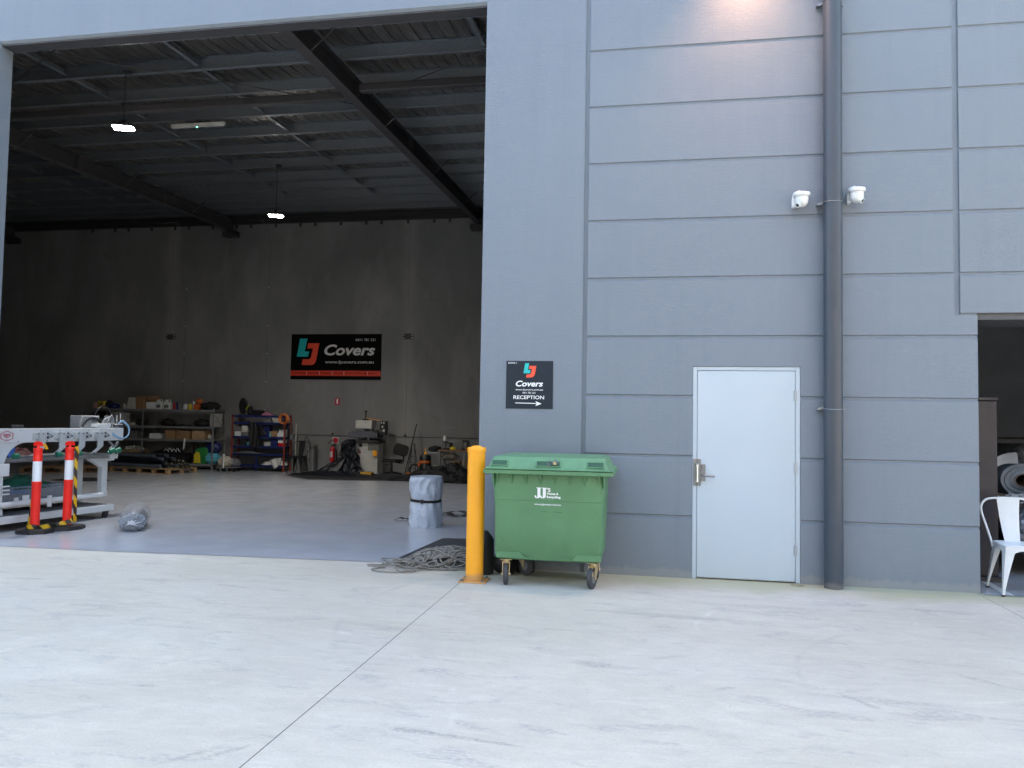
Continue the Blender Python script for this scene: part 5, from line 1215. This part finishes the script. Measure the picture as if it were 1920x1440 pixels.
single("coiled_hose", mb, ORCORD, "orange coiled hose hanging at the top right of the blue shelving", "hose", (-9.85, 11.7, 1.32))
mb = MB(); mb.box(-9.80, -9.70, 11.95, 12.05, .90, 1.03, .01); mb.tube([(-9.78, 12.0, 1.03), (-9.8, 12.05, 1.3)], .006, 5); single("grey_canister", mb, mat("grey_green", (.12, .16, .15), .5), "grey-green canister hung on the end of the blue shelving", "canister", (-9.75, 12, .9))
# trolley with wrapped machine
t = Thing("trolley_cart", "low trolley carrying a cream wrapped bundle in front of the shelving gap", "trolley", (-11.35, 11.45, .004))
mb = MB(); mb.box(-11.62, -11.02, 11.3, 11.62, .10, .125, .006); t.part("deck", mb, GREYB, world=True)
for x in (-11.55, -11.35, -11.08):
    for y in (11.34, 11.58):
        mb = MB(); mb.cyl((x-.012, y, .045), (x+.012, y, .045), .04, seg=14); mb.cyl((x, y, .06), (x, y, .1), .012, seg=8); t.part("wheel", mb, BLACKP, world=True)
mb = MB(); mb.cyl((-11.37, 11.3, .1), (-11.37, 11.3, .42), .018, seg=10); mb.cyl((-11.37, 11.3, .42), (-11.37, 11.3, .48), .03, seg=12); t.part("handle_post", mb, WHITE, world=True)
mb = MB(); mb.blob((-11.42, 11.48, .26), (.2, .16, .15), .14, 3, 81, 4, .128); single("wrapped_bundle", mb, mat("cream_film", (.40, .37, .30), .4, 0, .15, 10, .4, 20), "cream wrapped bundle on the low trolley", "bundle", (-11.42, 11.48, .13))
mb = MB(); mb.blob((-11.18, 11.5, .24), (.17, .15, .12), .14, 3, 82, 4, .128); single("film_bundle", mb, FILM, "clear film bundle on the right half of the low trolley", "bundle", (-11.18, 11.5, .13))

# ------------------------------------------------------------------ metal café chairs (black one far, white one near)
def metal_chair(name, label, loc, rz, m, grp=None):
    t = Thing(name, label, "chair", loc, rz, grp)      # faces local -y
    mb = MB(); mb.loft([(.418, -.170, .170, -.165, .165, .04), (.44, -.178, .178, -.175, .175, .045), (.452, -.18, .18, -.177, .177, .05), (.459, -.175, .175, -.172, .172, .05), (.456, -.155, .155, -.15, .15, .04), (.452, -.14, .14, -.135, .135, .04)], 5)
    t.part("seat", mb, m)
    for sx in (-1, 1):
        for sy in (-1, 1):
            mb = MB()
            a = Vector((sx*.168, sy*.162, .455)); f = Vector((sx*.215, sy*(.21 if sy < 0 else .215), .012))
            # leg: tapered L-section pressed steel
            n = 8
            for ax in (0, 1):
                ring = []
                for i in range(n+1):
                    q = i/n; c = a.lerp(f, q); wd = .075*(1-q)**1.25+.018
                    if i == 0: wd = .10
                    d = Vector((-sx, 0, 0)) if ax == 0 else Vector((0, -sy, 0))
                    th = (Vector((0, -sy, 0)) if ax == 0 else Vector((-sx, 0, 0)))*.003
                    ring.append([mb.bm.verts.new(p) for p in (c, c+d*wd, c+d*wd+th, c+th)])
                for r0, r1 in zip(ring, ring[1:]):
                    for k in range(4): mb.bm.faces.new((r0[k], r0[(k+1) % 4], r1[(k+1) % 4], r1[k]))
                mb.bm.faces.new(ring[0]); mb.bm.faces.new(ring[-1][::-1])
            e = Vector((-sx*.034, 0, 0)); mb.tube([a.lerp(f, .22)+e+Vector((0, sy*.001, 0)), a.lerp(f, .9)+e*.3+Vector((0, sy*.001, 0))], [.006, .002], 6)
            lg = t.part("leg", mb, m)
            mb = MB(); mb.lathe([(.014, .0), (.016, .004), (.015, .016)], (f.x-sx*.009, f.y-sy*.009, -.002), 12); t.part("rubber_foot", mb, RUB, lg)
    # skirt arches between the legs
    for k in range(4):
        R = Matrix.Rotation(PI/2*k, 4, 'Z')
        poly = [(-.168, .452), (.168, .452), (.17, .40)]+[(.12*math.cos(math.radians(a)), .352+.062*math.sin(math.radians(a))) for a in range(0, 181, 20)]+[(-.17, .40)]
        mb = MB(); mb.prism(poly, -.1755, -.1725, 'XZ', R); t.part("apron", mb, m)
    mb = MB(); pts = [(-.178, .150, .40), (-.182, .165, .45), (-.212, .215, .60), (-.238, .25, .72), (-.232, .262, .79), (-.185, .272, .84), (-.10, .276, .855), (0, .278, .858), (.10, .276, .855), (.185, .272, .84), (.232, .262, .79), (.238, .25, .72), (.212, .215, .60), (.182, .165, .45), (.178, .150, .40)]
    mb.tube(smooth_path(pts, 6), .0105, 10); t.part("back_hoop", mb, m)
    mb = MB(); A0 = [(-.066, .17, .452), (.066, .17, .452), (.098, .272, .852), (-.098, .272, .852)]
    mb.cloth(A0[0], A0[1], A0[2], A0[3], 4, 10, lambda u, v: Vector((0, .02*math.sin(v*PI)+.0, 0)), .003)
    sp_ = t.part("back_splat", mb, m)
    mb = MB()
    for w_, z0, z1 in ((.030, .50, .80), (.052, .475, .825)):
        loop = []
        for i in range(28):
            a = 2*PI*i/28; cx_ = w_*math.cos(a); zz = (z0+z1)/2+(z1-z0)/2*max(-1, min(1, 1.25*math.sin(a))); q = (zz-.452)/.4
            loop.append((cx_, .17+.102*q+.02*math.sin(q*PI)-.002, zz))
        mb.tube(loop, .0028, 5, closed=True)
    t.part("embossed_ridge", mb, m, sp_)
    for sx in (-1, 1):
        mb = MB(); mb.tube([(sx*.19, -.19, .20), (-sx*.19, .19, .20)], .0035, 5) if False else mb.tube([(sx*.165, -.17, .40), (-sx*.165, .17, .40)], .005, 5); t.part("cross_brace", mb, m)
    return t
metal_chair("metal_chair", "white metal café chair with curved back at the right-hand opening", (3.405, .085, .004), math.radians(-4), WHITE, "metal café chairs")
metal_chair("metal_chair", "black metal café chair right of the blue shelving", (-9.43, 11.72, .004), math.radians(0), BLACKP, "metal café chairs")

# ------------------------------------------------------------------ back wall bits
single("conduit", MB().tube([(-9.9, 12.43, 1.03), (-4.0, 12.43, 1.03)], .012, 8), GREYB, "thin grey conduit running level along the back wall", "conduit", (-7, 12.43, 1.02))
for x, z, lb in ((-8.74, 1.065, "small black socket on the wall conduit above the extinguisher"), (-6.62, 1.06, "small black socket on the wall conduit near the leaning pole")):
    mb = MB(); mb.box(x-.03, x+.03, 12.39, 12.42, z-.03, z+.03, .006); single("wall_socket", mb, BLACKP, lb, "socket", (x, 12.42, z-.03))
for x, lb, top in ((-10.81, "thin vertical cable on the back wall above the blue shelving", [(-11.0, 12.1, 7.2), (-10.92, 12.3, 7.0)]), (-13.41, "thin vertical cable on the back wall above the grey shelving", [(-13.9, 12.0, 7.05), (-13.65, 12.2, 7.1), (-13.5, 12.4, 6.8)])):
    t = Thing("wall_cable", label=lb, cat="cable", loc=(x, 12.44, 1.6), group="vertical cables on the back wall")
    mb = MB(); mb.tube(smooth_path(top+[(x-.02, 12.44, 6.55), (x, 12.44, 6), (x, 12.44, 4), (x, 12.44, 1.6)], 5), .007, 6); t.part("cable", mb, GREYB, world=True)
    mb = MB()
    for z in (1.7, 2.5, 3.3, 4.1, 5.2): mb.box(x-.014, x+.014, 12.425, 12.445, z, z+.02)
    t.part("clip", mb, WHITE, world=True)
t = Thing("extinguisher_sign", "small red sign with a white extinguisher shape on the back wall", "sign", (-8.63, 12.44, 1.88))
mb = MB(); mb.box(-8.70, -8.565, 12.43, 12.445, 1.875, 2.06); t.part("sign_board", mb, mat("sign_red", (.45, .01, .03), .5, 0, 0), world=True)
mb = MB(); mb.loft([(1.91, -8.653, -8.613, 12.427, 12.4295, .001), (2.02, -8.653, -8.613, 12.427, 12.4295, .001), (2.035, -8.643, -8.623, 12.427, 12.4295, .001)]); mb.box(-8.635, -8.60, 12.427, 12.4295, 2.035, 2.043); t.part("pictogram", mb, LETT, world=True)
t = Thing("fire_point_sign", "white square sign with a red disc just above the extinguisher", "sign", (-8.65, 12.44, .77))
mb = MB(); mb.box(-8.745, -8.565, 12.43, 12.445, .79, .975); t.part("sign_board", mb, OFFW, world=True)
mb = MB(); mb.cyl((-8.655, 12.4295, .883), (-8.655, 12.425, .883), .08, seg=28); t.part("red_disc", mb, mat("sign_red", (.45, .01, .03)), world=True)
t = Thing("fire_extinguisher", "red fire extinguisher with black horn hanging on the back wall", "extinguisher", (-8.69, 12.35, .28))
mb = MB(); mb.lathe([(.04, .28), (.066, .29), (.068, .31), (.068, .63), (.055, .68), (.025, .71), (.02, .73)], (-8.70, 12.34, 0), 22); t.part("cylinder", mb, REDP, world=True)
mb = MB(); mb.box(-8.735, -8.665, 12.268, 12.273, .42, .58, .001); t.part("instruction_label", mb, OFFW, world=True)
mb = MB(); mb.box(-8.72, -8.66, 12.32, 12.36, .73, .76, .005); mb.tube(arc((-8.72, 12.33, .80), .09, -30, 200, 12), .008, 6); t.part("valve", mb, BLACKP, world=True)
mb = MB(); mb.tube(smooth_path([(-8.68, 12.33, .75), (-8.6, 12.3, .78), (-8.585, 12.3, .68), (-8.585, 12.3, .60)], 5), .012, 8); mb.cyl((-8.585, 12.3, .62), (-8.585, 12.3, .36), .025, .045, seg=14); t.part("horn", mb, BLACKP, world=True)
t = Thing("grey_floor_stand", "grey upright stand with a white cable behind the black chair", "stand", (-9.23, 12.2, .004))
mb = MB(); mb.box(-9.24, -9.14, 12.1, 12.3, .01, .70, .01); mb.box(-9.32, -9.12, 12.05, 12.32, .70, .76, .01); t.part("column", mb, GREYB, world=True)
mb = MB(); mb.tube(smooth_path([(-9.3, 12.08, .7), (-9.28, 12.06, .4), (-9.33, 12.05, .15), (-9.42, 12.03, .02)], 5), .008, 5); t.part("white_cable", mb, OFFW, world=True)
mb = MB(); mb.tube(smooth_path([(-9.45, 12.2, .76), (-9.46, 12.2, .88), (-9.42, 12.2, .98), (-9.36, 12.2, .90), (-9.32, 12.2, .84), (-9.35, 12.2, .78)], 5), .011, 6); t.part("spring_arm", mb, BLACKP, world=True)

# ------------------------------------------------------------------ press machine with draped sheet
t = Thing("press_machine", "cream cabinet press with a grey head and spindle near the back wall", "machine", (-7.48, 12.0, .004))
mb = MB(); mb.box(-7.80, -7.20, 11.85, 12.3, .05, .86, .012); mb.box(-7.82, -7.18, 11.83, 12.32, .004, .05); cab = t.part("cabinet", mb, OFFW, world=True)
mb = MB(); mb.box(-7.47, -7.16, 11.82, 11.849, .66, .85, .006); t.part("dark_panel", mb, mat("dark_olive_panel", (.14, .15, .13), .5), world=True)
mb = MB(); mb.box(-7.73, -7.64, 11.84, 11.849, .74, .84, .003); t.part("gauge", mb, BLACKP, cab, world=True)
mb = MB(); mb.box(-7.74, -7.66, 11.84, 11.849, .585, .615); t.part("red_label", mb, mat("sign_red", (.45, .01, .03)), cab, world=True)
mb = MB(); mb.box(-8.02, -7.14, 11.75, 12.3, .875, .90, .004); mb.box(-7.75, -7.2, 11.8, 12.25, .90, .93); t.part("work_table", mb, DARKSTEEL, world=True)
mb = MB(); mb.cyl((-7.5, 11.95, .93), (-7.5, 11.95, .99), .07, seg=18); t.part("die_post", mb, CHROME, world=True)
mb = MB(); mb.box(-8.02, -7.20, 11.78, 12.28, .99, 1.13, .008); mb.box(-7.98, -7.24, 11.74, 11.779, 1.01, 1.05); mb.box(-7.95, -7.3, 11.82, 12.2, 1.13, 1.17, .006); t.part("press_head", mb, mat("press_grey", (.10, .105, .125), .45), world=True)
for x in (-7.82, -7.62, -7.42, -7.30):
    mb = MB(); mb.cyl((x, 11.9, 1.17), (x, 11.9, 1.26), .018, seg=10); t.part("column_rod", mb, CHROME, world=True)
mb = MB(); mb.box(-7.84, -7.38, 11.83, 12.2, 1.235, 1.46, .01); hd = t.part("motor_housing", mb, OFFW, world=True)
mb = MB(); mb.cyl((-7.55, 11.83, 1.41), (-7.55, 11.82, 1.41), .012, seg=10); t.part("knob", mb, BLACKP, hd, world=True)
mb = MB(); mb.cyl((-7.62, 12.0, 1.46), (-7.62, 12.0, 1.5), .08, seg=18); mb.cyl((-7.62, 12.0, 1.5), (-7.62, 12.0, 1.68), .02, seg=10); mb.cyl((-7.62, 12.0, 1.68), (-7.62, 12.0, 1.72), .03, .05, seg=12); t.part("spindle", mb, DARKSTEEL, world=True)
t = Thing("control_panel", "black upright control box with pale switches beside the cream press", "control box", (-7.10, 12.0, 1.06))
mb = MB(); mb.box(-7.18, -7.01, 11.9, 12.1, 1.06, 1.45, .006); t.part("housing", mb, BLACKP, world=True)
mb = MB()
for x, z, w_ in ((-7.15, 1.38, .035), (-7.08, 1.38, .035), (-7.12, 1.27, .04), (-7.09, 1.16, .055), (-7.15, 1.17, .02)): mb.box(x, x+w_, 11.895, 11.899, z, z+w_*1.2)
t.part("switch", mb, OFFW, world=True)
mb = MB(); mb.tube([(-7.5, 12.05, 1.48), (-7.2, 12.0, 1.45), (-6.95, 12.0, 1.45)], .008, 6); t.part("support_arm", mb, GREYB, world=True)
mb = MB(); mb.tube(smooth_path([(-7.6, 11.98, 1.52), (-7.4, 11.95, 1.49), (-7.15, 11.95, 1.46)], 5), .009, 6); t.part("yellow_lead", mb, YEL, world=True)
mb = MB(); mb.box(-7.32, -7.22, 11.79, 11.84, .5, .66, .01); mb.box(-7.235, -7.20, 11.8, 11.83, .53, .61, .004); single("yellow_holder", mb, YEL, "yellow holder fixed to the front of the cream press", "holder", (-7.27, 11.82, .5))
mb = MB(); mb.box(-7.36, -7.05, 11.0, 11.2, .006, .13, .01); single("yellow_toolbox", mb, mat("yellow_ochre_box", (.50, .28, .03), .5), "low yellow box on the floor at the foot of the press", "box", (-7.2, 11.1, .006))
# draped black pvc sheet falling from the press to the floor
mb = MB(); n = 44
def drp(u, v):
    q = Vector((u*3.2, v*4.5, 2.1)); return Vector((.10*noise.noise(q), -.09*abs(noise.noise(q*1.7))-.07*abs(math.sin(u*8+v*2.5)), .05*noise.noise(q*1.3)*(v*(1-v)*4)))
def drp2(u, v):
    return drp(u, v)+Vector((-.13*math.sin(PI*min(1, v*1.7))*(1-u)+.10*math.sin(PI*v)*(1-u)*(1 if v > .5 else 0), 0, 0))
mb.cloth((-8.02, 11.76, .95), (-7.74, 11.74, .95), (-7.50, 11.40, .05), (-8.12, 11.35, .05), 36, 36, drp2, .004)
mb.cloth((-8.02, 11.6, .52), (-7.90, 11.55, .50), (-8.35, 11.2, .05), (-8.80, 11.25, .04), 16, 24, lambda u, v: drp(u, v)*.45, .004)
mb.heap(-8.25, 11.2, 1.9, .6, .13, 91, 46, 4, .006); mb.heap(-9.0, 11.1, .9, .18, .06, 92, 20, 4, .006); mb.heap(-7.35, 11.15, 1.1, .5, .18, 93, 30, 4, .006)
single("draped_sheet", mb, PVCB, "black shiny sheet draped from the press down to the floor", "sheet", (-8, 11.3, .006), ang=60)
mb = MB(); mb.prism([(-9.3, 10.75), (-8.2, 9.75), (-5.6, 10.15), (-4.2, 9.9), (-3.9, 11.9), (-9.0, 11.9)], .0045, .006, 'XY')
single("work_mat", mb, mat("thin_black_mat", (.02, .02, .022), .7), "wide thin black mat under the press and office chair", "mat", (-6.5, 10.9, .0045), ang=10)
mb = MB(); mb.heap(-6.4, 10.9, 1.7, .7, .14, 94, 36, 5, .007); single("dark_offcuts", mb, BLACKF, "low scatter of black offcuts on the mat around the office chair", "offcuts", (-6.4, 10.9, .007))
# office chair
t = Thing("office_chair", "dark swivel office chair, backrest leaning right, beside the press", "chair", (-6.64, 11.4, .007))
mb = MB(); mb.loft([(.385, -.24, .22, -.22, .22, .1), (.40, -.25, .24, -.23, .23, .1), (.44, -.24, .23, -.23, .23, .1), (.45, -.2, .2, -.2, .2, .1)], 6); t.part("seat", mb, BLACKF)
mb = MB(); M = Matrix.Translation((.24, 0, .70)) @ Matrix.Rotation(math.radians(28), 4, 'Z') @ Matrix.Rotation(math.radians(16), 4, 'Y')
mb.loft([(-.03, -.19, .19, -.14, .14, .09), (0, -.2, .2, -.15, .15, .1), (.03, -.18, .18, -.13, .13, .09)], 6, M=M @ Matrix.Rotation(math.radians(90), 4, 'X')); t.part("backrest", mb, mat("charcoal_fabric", (.03, .027, .025), .9))
mb = MB(); mb.tube(smooth_path([(.1, 0, .38), (.28, 0, .37), (.31, .02, .5), (.27, .03, .64)], 5), .022, 8); t.part("back_support", mb, BLACKP)
mb = MB(); mb.cyl((0, 0, .10), (0, 0, .385), .03, .022, seg=14); mb.tube([(-.02, -.02, .33), (-.2, -.1, .30)], .008, 6); t.part("gas_lift", mb, BLACKP)
for k in range(5):
    a = 2*PI*k/5+.3; d = Vector((math.cos(a), math.sin(a), 0)); mb = MB(); mb.tube([Vector((0, 0, .12)), d*.28+Vector((0, 0, .075))], [.026, .014], 8); mb.cyl(d*.28+Vector((0, -.02, .028)), d*.28+Vector((0, .02, .028)), .027, seg=12); t.part("base_arm", mb, BLACKP)
single("leaning_pole", MB().cyl((-6.30, 11.45, .05), (-6.27, 12.3, 1.38), .014, seg=8), BLACKP, "thin black pole leaning on the wall behind the office chair", "pole", (-6.3, 11.45, .05))
t = Thing("small_stepladder", "small narrow black stepladder standing in an orange tray", "stepladder", (-6.07, 11.4, .007))
mb = MB()
for sx in (-1, 1):
    mb.tube([(sx*.12, -.1, .02), (sx*.035, 0, .85)], .010, 6); mb.tube([(sx*.12, .16, .02), (sx*.035, 0, .85)], .008, 6)
t.part("rail", mb, BLACKP)
mb = MB()
for z in (.22, .38, .54, .70): w_ = .12-.085*z/.85; mb.box(-w_, w_, -.1*(1-z/.85)-.025, -.1*(1-z/.85)+.02, z, z+.012)
mb.box(-.05, .05, -.03, .03, .85, .87); t.part("step", mb, DARKSTEEL)
mb = MB(); mb.loft([(.008, -6.19, -5.97, 11.2, 11.34, .02), (.12, -6.20, -5.95, 11.19, 11.35, .02), (.13, -6.19, -5.96, 11.2, 11.34, .02)]); single("orange_tray", mb, ORB, "orange plastic tray at the foot of the small stepladder", "tray", (-6.07, 11.27, .008))
t = Thing("shop_vacuum", "black drum vacuum with an orange band left of the work table", "vacuum cleaner", (-5.75, 11.45, .007))
mb = MB(); mb.lathe([(.13, 0), (.15, .03), (.155, .33), (.15, .34)], (0, 0, .03), 26); t.part("drum", mb, BLACKP)
mb = MB(); mb.lathe([(.157, .37), (.16, .38), (.16, .43), (.157, .44)], (0, 0, 0), 26); mb.box(-.15, -.08, -.18, -.13, .3, .4, .01); t.part("orange_band", mb, ORB)
mb = MB(); mb.lathe([(.15, .44), (.152, .52), (.12, .58), (.05, .60)], (0, 0, 0), 26); t.part("motor_head", mb, BLACKP)
mb = MB(); mb.cyl((0, 0, .60), (0, 0, .66), .04, .025, seg=14); mb.cyl((0, 0, .66), (0, 0, .76), .012, seg=8); t.part("top_knob", mb, YEL)
mb = MB(); mb.tube(smooth_path([(-.15, -.05, .3), (-.3, -.1, .33), (-.38, -.12, .2), (-.33, -.15, .05)], 5), .024, 8); t.part("suction_hose", mb, BLACKP)
t = Thing("tool_trolley", "small grey two-tier trolley with bags on it between vacuum and table", "trolley", (-5.5, 11.6, .007))
mb = MB(); mb.box(-5.72, -5.34, 11.45, 11.8, .64, .67, .004); mb.box(-5.72, -5.34, 11.45, 11.8, .30, .33, .004); t.part("tier", mb, mat("pale_grey_trolley", (.35, .36, .36), .45), world=True)
for x in (-5.71, -5.36):
    for y in (11.46, 11.78): mb = MB(); mb.box(x, x+.018, y, y+.018, .02, .64); t.part("leg", mb, GREYB, world=True)
mb = MB(); mb.blob((-5.53, 11.6, .74), (.17, .14, .08), .25, 4, 95, 3, .672); single("black_bag", mb, BLACKF, "black bags heaped on the small grey trolley", "bag", (-5.53, 11.6, .672))
t = Thing("work_table", "brown-topped work table with shelves of parts beside the yellow bollard", "table", (-4.75, 11.6, .007))
mb = MB(); mb.box(-5.40, -4.1, 11.35, 12.0, .70, .735, .004); t.part("table_top", mb, WOODD, world=True)
for x in (-5.38, -4.72, -4.12):
    for y in (11.37, 11.96): mb = MB(); mb.box(x, x+.04, y, y+.04, .01, .70); t.part("leg", mb, SHELFG, world=True)
mb = MB(); mb.box(-5.36, -4.15, 11.4, 11.95, .26, .28); t.part("lower_shelf", mb, SHELFG, world=True)
t = Thing("thread_stand", "thin metal thread stand with a white spool on the work table", "thread stand", (-5.30, 11.5, .735))
mb = MB(); mb.tube([(-5.33, 11.5, .735), (-5.33, 11.5, 1.34)], .008, 6); mb.tube([(-5.33, 11.5, 1.31), (-4.98, 11.5, 1.31)], .006, 6); mb.tube([(-5.33, 11.5, .96), (-4.98, 11.5, .96), (-4.98, 11.5, 1.05)], .006, 6); mb.tube([(-4.98, 11.5, .94), (-5.15, 11.5, .94)], .01, 6); t.part("frame", mb, GALV, world=True)
mb = MB(); mb.cyl((-5.25, 11.5, .97), (-5.25, 11.5, 1.10), .052, .04, seg=16); t.part("spool", mb, WHITE, world=True)
for x, h, m, lb in ((-5.18, .22, BLACKP, "black sewing machine on the left of the work table"), (-4.72, .26, BLACKP, "dark tool rack on the right of the work table")):
    mb = MB(); mb.box(x-.10, x+.10, 11.5, 11.64, .737, .78, .01); mb.box(x+.04, x+.09, 11.53, 11.61, .78, .737+h, .01); mb.box(x-.08, x+.09, 11.53, 11.61, .737+h*.75, .737+h, .012); mb.cyl((x+.1, 11.57, .737+h*.6), (x+.12, 11.57, .737+h*.6), .05, seg=14); mb.cyl((x-.06, 11.57, .76), (x-.06, 11.57, .737+h*.75), .012, seg=8)
    single("sewing_machine", mb, m, lb, "sewing machine", (x, 11.57, .737))
mb = MB(); mb.blob((-5.03, 11.48, .775), (.075, .06, .045), .25, 5, 96, 3, .737); single("yellow_cloth", mb, YELB, "small yellow cloth on the work table", "cloth", (-5.03, 11.48, .737))
mb = MB(); mb.tube(arc((-4.63, 11.45, .77), .05, 0, 350, 14, (1, 0, 0), (0, 1, 0)), .012, 6); mb.tube(arc((-4.60, 11.45, .79), .05, 0, 350, 14, (1, 0, 0), (0, 1, 0)), .012, 6); single("coiled_lead", mb, ORCORD, "orange coiled cord at the right end of the work table", "cord", (-4.62, 11.45, .76))
mb = MB(); mb.blob((-5.12, 11.55, .56), (.22, .14, .10), .2, 3, 97, 3); mb.cyl((-5.3, 11.55, .52), (-4.95, 11.55, .55), .06, seg=14); single("hung_roll", mb, mat("beige_roll", (.20, .18, .15), .8), "beige roll slung beneath the work table top", "roll", (-5.12, 11.55, .46))
pbox("cardboard_box", -5.06, -4.84, .282, .16, CARD, "brown carton on the left of the table's lower shelf", y0=11.45, d=.25)
pbox("cardboard_box", -4.76, -4.5, .282, .19, CARD2, "brown carton on the right of the table's lower shelf", y0=11.45, d=.25)
mb = MB(); mb.heap(-5.05, 10.45, 2.1, .95, .50, 98, 60, 3.2, .007); mb.heap(-5.9, 10.35, 1.0, .5, .16, 99, 30, 4, .007); mb.heap(-4.4, 10.3, 1.2, .7, .30, 100, 36, 3.5, .007)
single("fabric_heap", mb, mat("black_pvc_heap", (.006, .006, .007), .6, 0, .3, 8, spec=.25), "big crumpled heap of black sheeting in front of the work table", "heap", (-5.0, 10.4, .007), ang=60)

# ------------------------------------------------------------------ second unit at the right edge
t = Thing("steel_cabinet", "dark aubergine steel cabinet just inside the right-hand opening", "cabinet", (3.24, .9, .004))
mb = MB(); mb.box(3.05, 3.435, .60, 1.15, .06, 1.81, .004); t.part("cabinet_body", mb, PURPLE, world=True)
mb = MB(); mb.box(3.04, 3.448, .588, 1.16, 1.815, 1.852, .006); t.part("cabinet_top", mb, PURPLE, world=True)
mb = MB(); mb.box(3.05, 3.45, .57, 1.16, .004, .055, .004); t.part("plinth", mb, DARKSTEEL, world=True)
def big_roll(name, c, r, L, label, m, core=True, sq=1.0):
    t = Thing(name, label, "roll", (c[0], c[1], c[2]-r), group="rolls stored in the right-hand unit")
    cx, cy, cz = c
    mb = MB(); N = 40; rings = []
    # spiral end face rings
    for i, (ro, y) in enumerate([(.075, .0), (.076, -.006), (r*.55, -.004), (r*.60, .006), (r*.78, -.004), (r*.80, .006), (r*.96, .0), (r, .012), (r, L)]):
        rings.append([mb.bm.verts.new((cx+ro*(1+.02*math.sin(3*a+i))*math.cos(a)*sq, cy+y, cz+ro*(1+.015*math.cos(2*a+i))*math.sin(a))) for a in [2*PI*k/N for k in range(N)]])
    for a, b in zip(rings, rings[1:]):
        for k in range(N): mb.bm.faces.new((a[k], a[(k+1) % N], b[(k+1) % N], b[k]))
    mb.bm.faces.new(rings[-1]); t.part("wound_fabric", mb, m, world=True, ang=50)
    if core:
        mb = MB()
        for r0, r1 in ((.074, .064),):
            A = [[mb.bm.verts.new((cx+q*math.cos(a)*sq, cy+y, cz+q*math.sin(a))) for a in [2*PI*k/28 for k in range(28)]] for q, y in ((.074, .0), (.074, -.012), (.064, -.012), (.064, .8))]
            for a, b in zip(A, A[1:]):
                for k in range(28): mb.bm.faces.new((a[k], a[(k+1) % 28], b[(k+1) % 28], b[k]))
        mb.cyl((cx, cy+.5, cz), (cx, cy+.51, cz), .062*min(1, sq), seg=24); t.part("cardboard_core", mb, mat("dark_core_board", (.10, .075, .06), .8), world=True)
    return t
big_roll("fabric_roll", (3.93, 1.2, .985), .185, 2.2, "large blue-grey roll of sheeting with an open cardboard core", mat("blue_grey_sheeting", (.10, .125, .155), .5, 0, .15, 14), sq=1.25)
big_roll("fabric_roll", (4.25, 1.3, 1.24), .16, 2.0, "bubble-wrapped roll resting above the blue-grey roll", BUB, False)
big_roll("fabric_roll", (4.10, 1.0, .50), .20, 2.0, "bubble-wrapped roll low behind the white chair", BUB, False)
big_roll("fabric_roll", (3.72, 1.25, .66), .10, 2.0, "small clear-wrapped roll under the blue-grey roll", mat("brown_wrap_roll", (.30, .24, .18), .35, 0, .3, 14, .6, 20), False)
mb = MB(); mb.cloth((3.62, 1.19, 1.09), (3.86, 1.17, 1.16), (3.84, 1.16, 1.28), (3.60, 1.18, 1.17), 8, 8, lambda u, v: Vector((0, .03*math.sin(u*4), .03*math.sin(u*3))), .004); single("paper_flap", mb, mat("grey_paper", (.32, .33, .34), .6), "grey paper flap curling off the blue-grey roll", "paper flap", (3.7, 1.18, 1.09))
mb = MB(); mb.cloth((3.58, 1.12, .80), (4.05, 1.08, .82), (4.35, 1.08, .98), (3.95, 1.1, .80), 20, 12, lambda u, v: Vector((0, -.05*noise.noise(Vector((u*6, v*6, 1))), .04*noise.noise(Vector((u*5, v*5, 3)))-.02)), .004); mb.blob((3.98, 1.05, .80), (.30, .12, .05), .4, 6, 110, 4); single("torn_film", mb, BUB, "torn crinkled film hanging under the blue-grey roll", "film", (3.95, 1.1, .76), ang=60)
mb = MB(); mb.blob((3.98, .95, .46), (.26, .2, .24), .2, 4, 111, 4, .2); single("film_bundle", mb, FOILC, "crumpled clear film bundle behind the chair back", "film bundle", (3.98, .95, .2), ang=60)
t = Thing("storage_rack", "black storage rack carrying the rolls in the right-hand unit", "rack", (4.4, 2.0, .004))
mb = MB(); mb.box(3.46, 5.6, 1.5, 3.6, 1.37, 1.42, .004); t.part("rack_top", mb, BLACKF, world=True)
mb = MB(); mb.box(3.50, 5.6, 3.5, 3.55, .3, 1.365); t.part("back_panel", mb, mat("slate_panel", (.09, .095, .105), .6), world=True)
for x in (3.5, 5.5):
    for y in (1.0, 3.4): mb = MB(); mb.box(x, x+.05, y, y+.05, .004, 1.365 if y > 1.2 else .25); t.part("rack_leg", mb, BLACKP, world=True)
mb = MB(); mb.box(3.5, 5.6, .98, 3.4, .255, .30, .004); t.part("rack_shelf", mb, BLACKP, world=True)
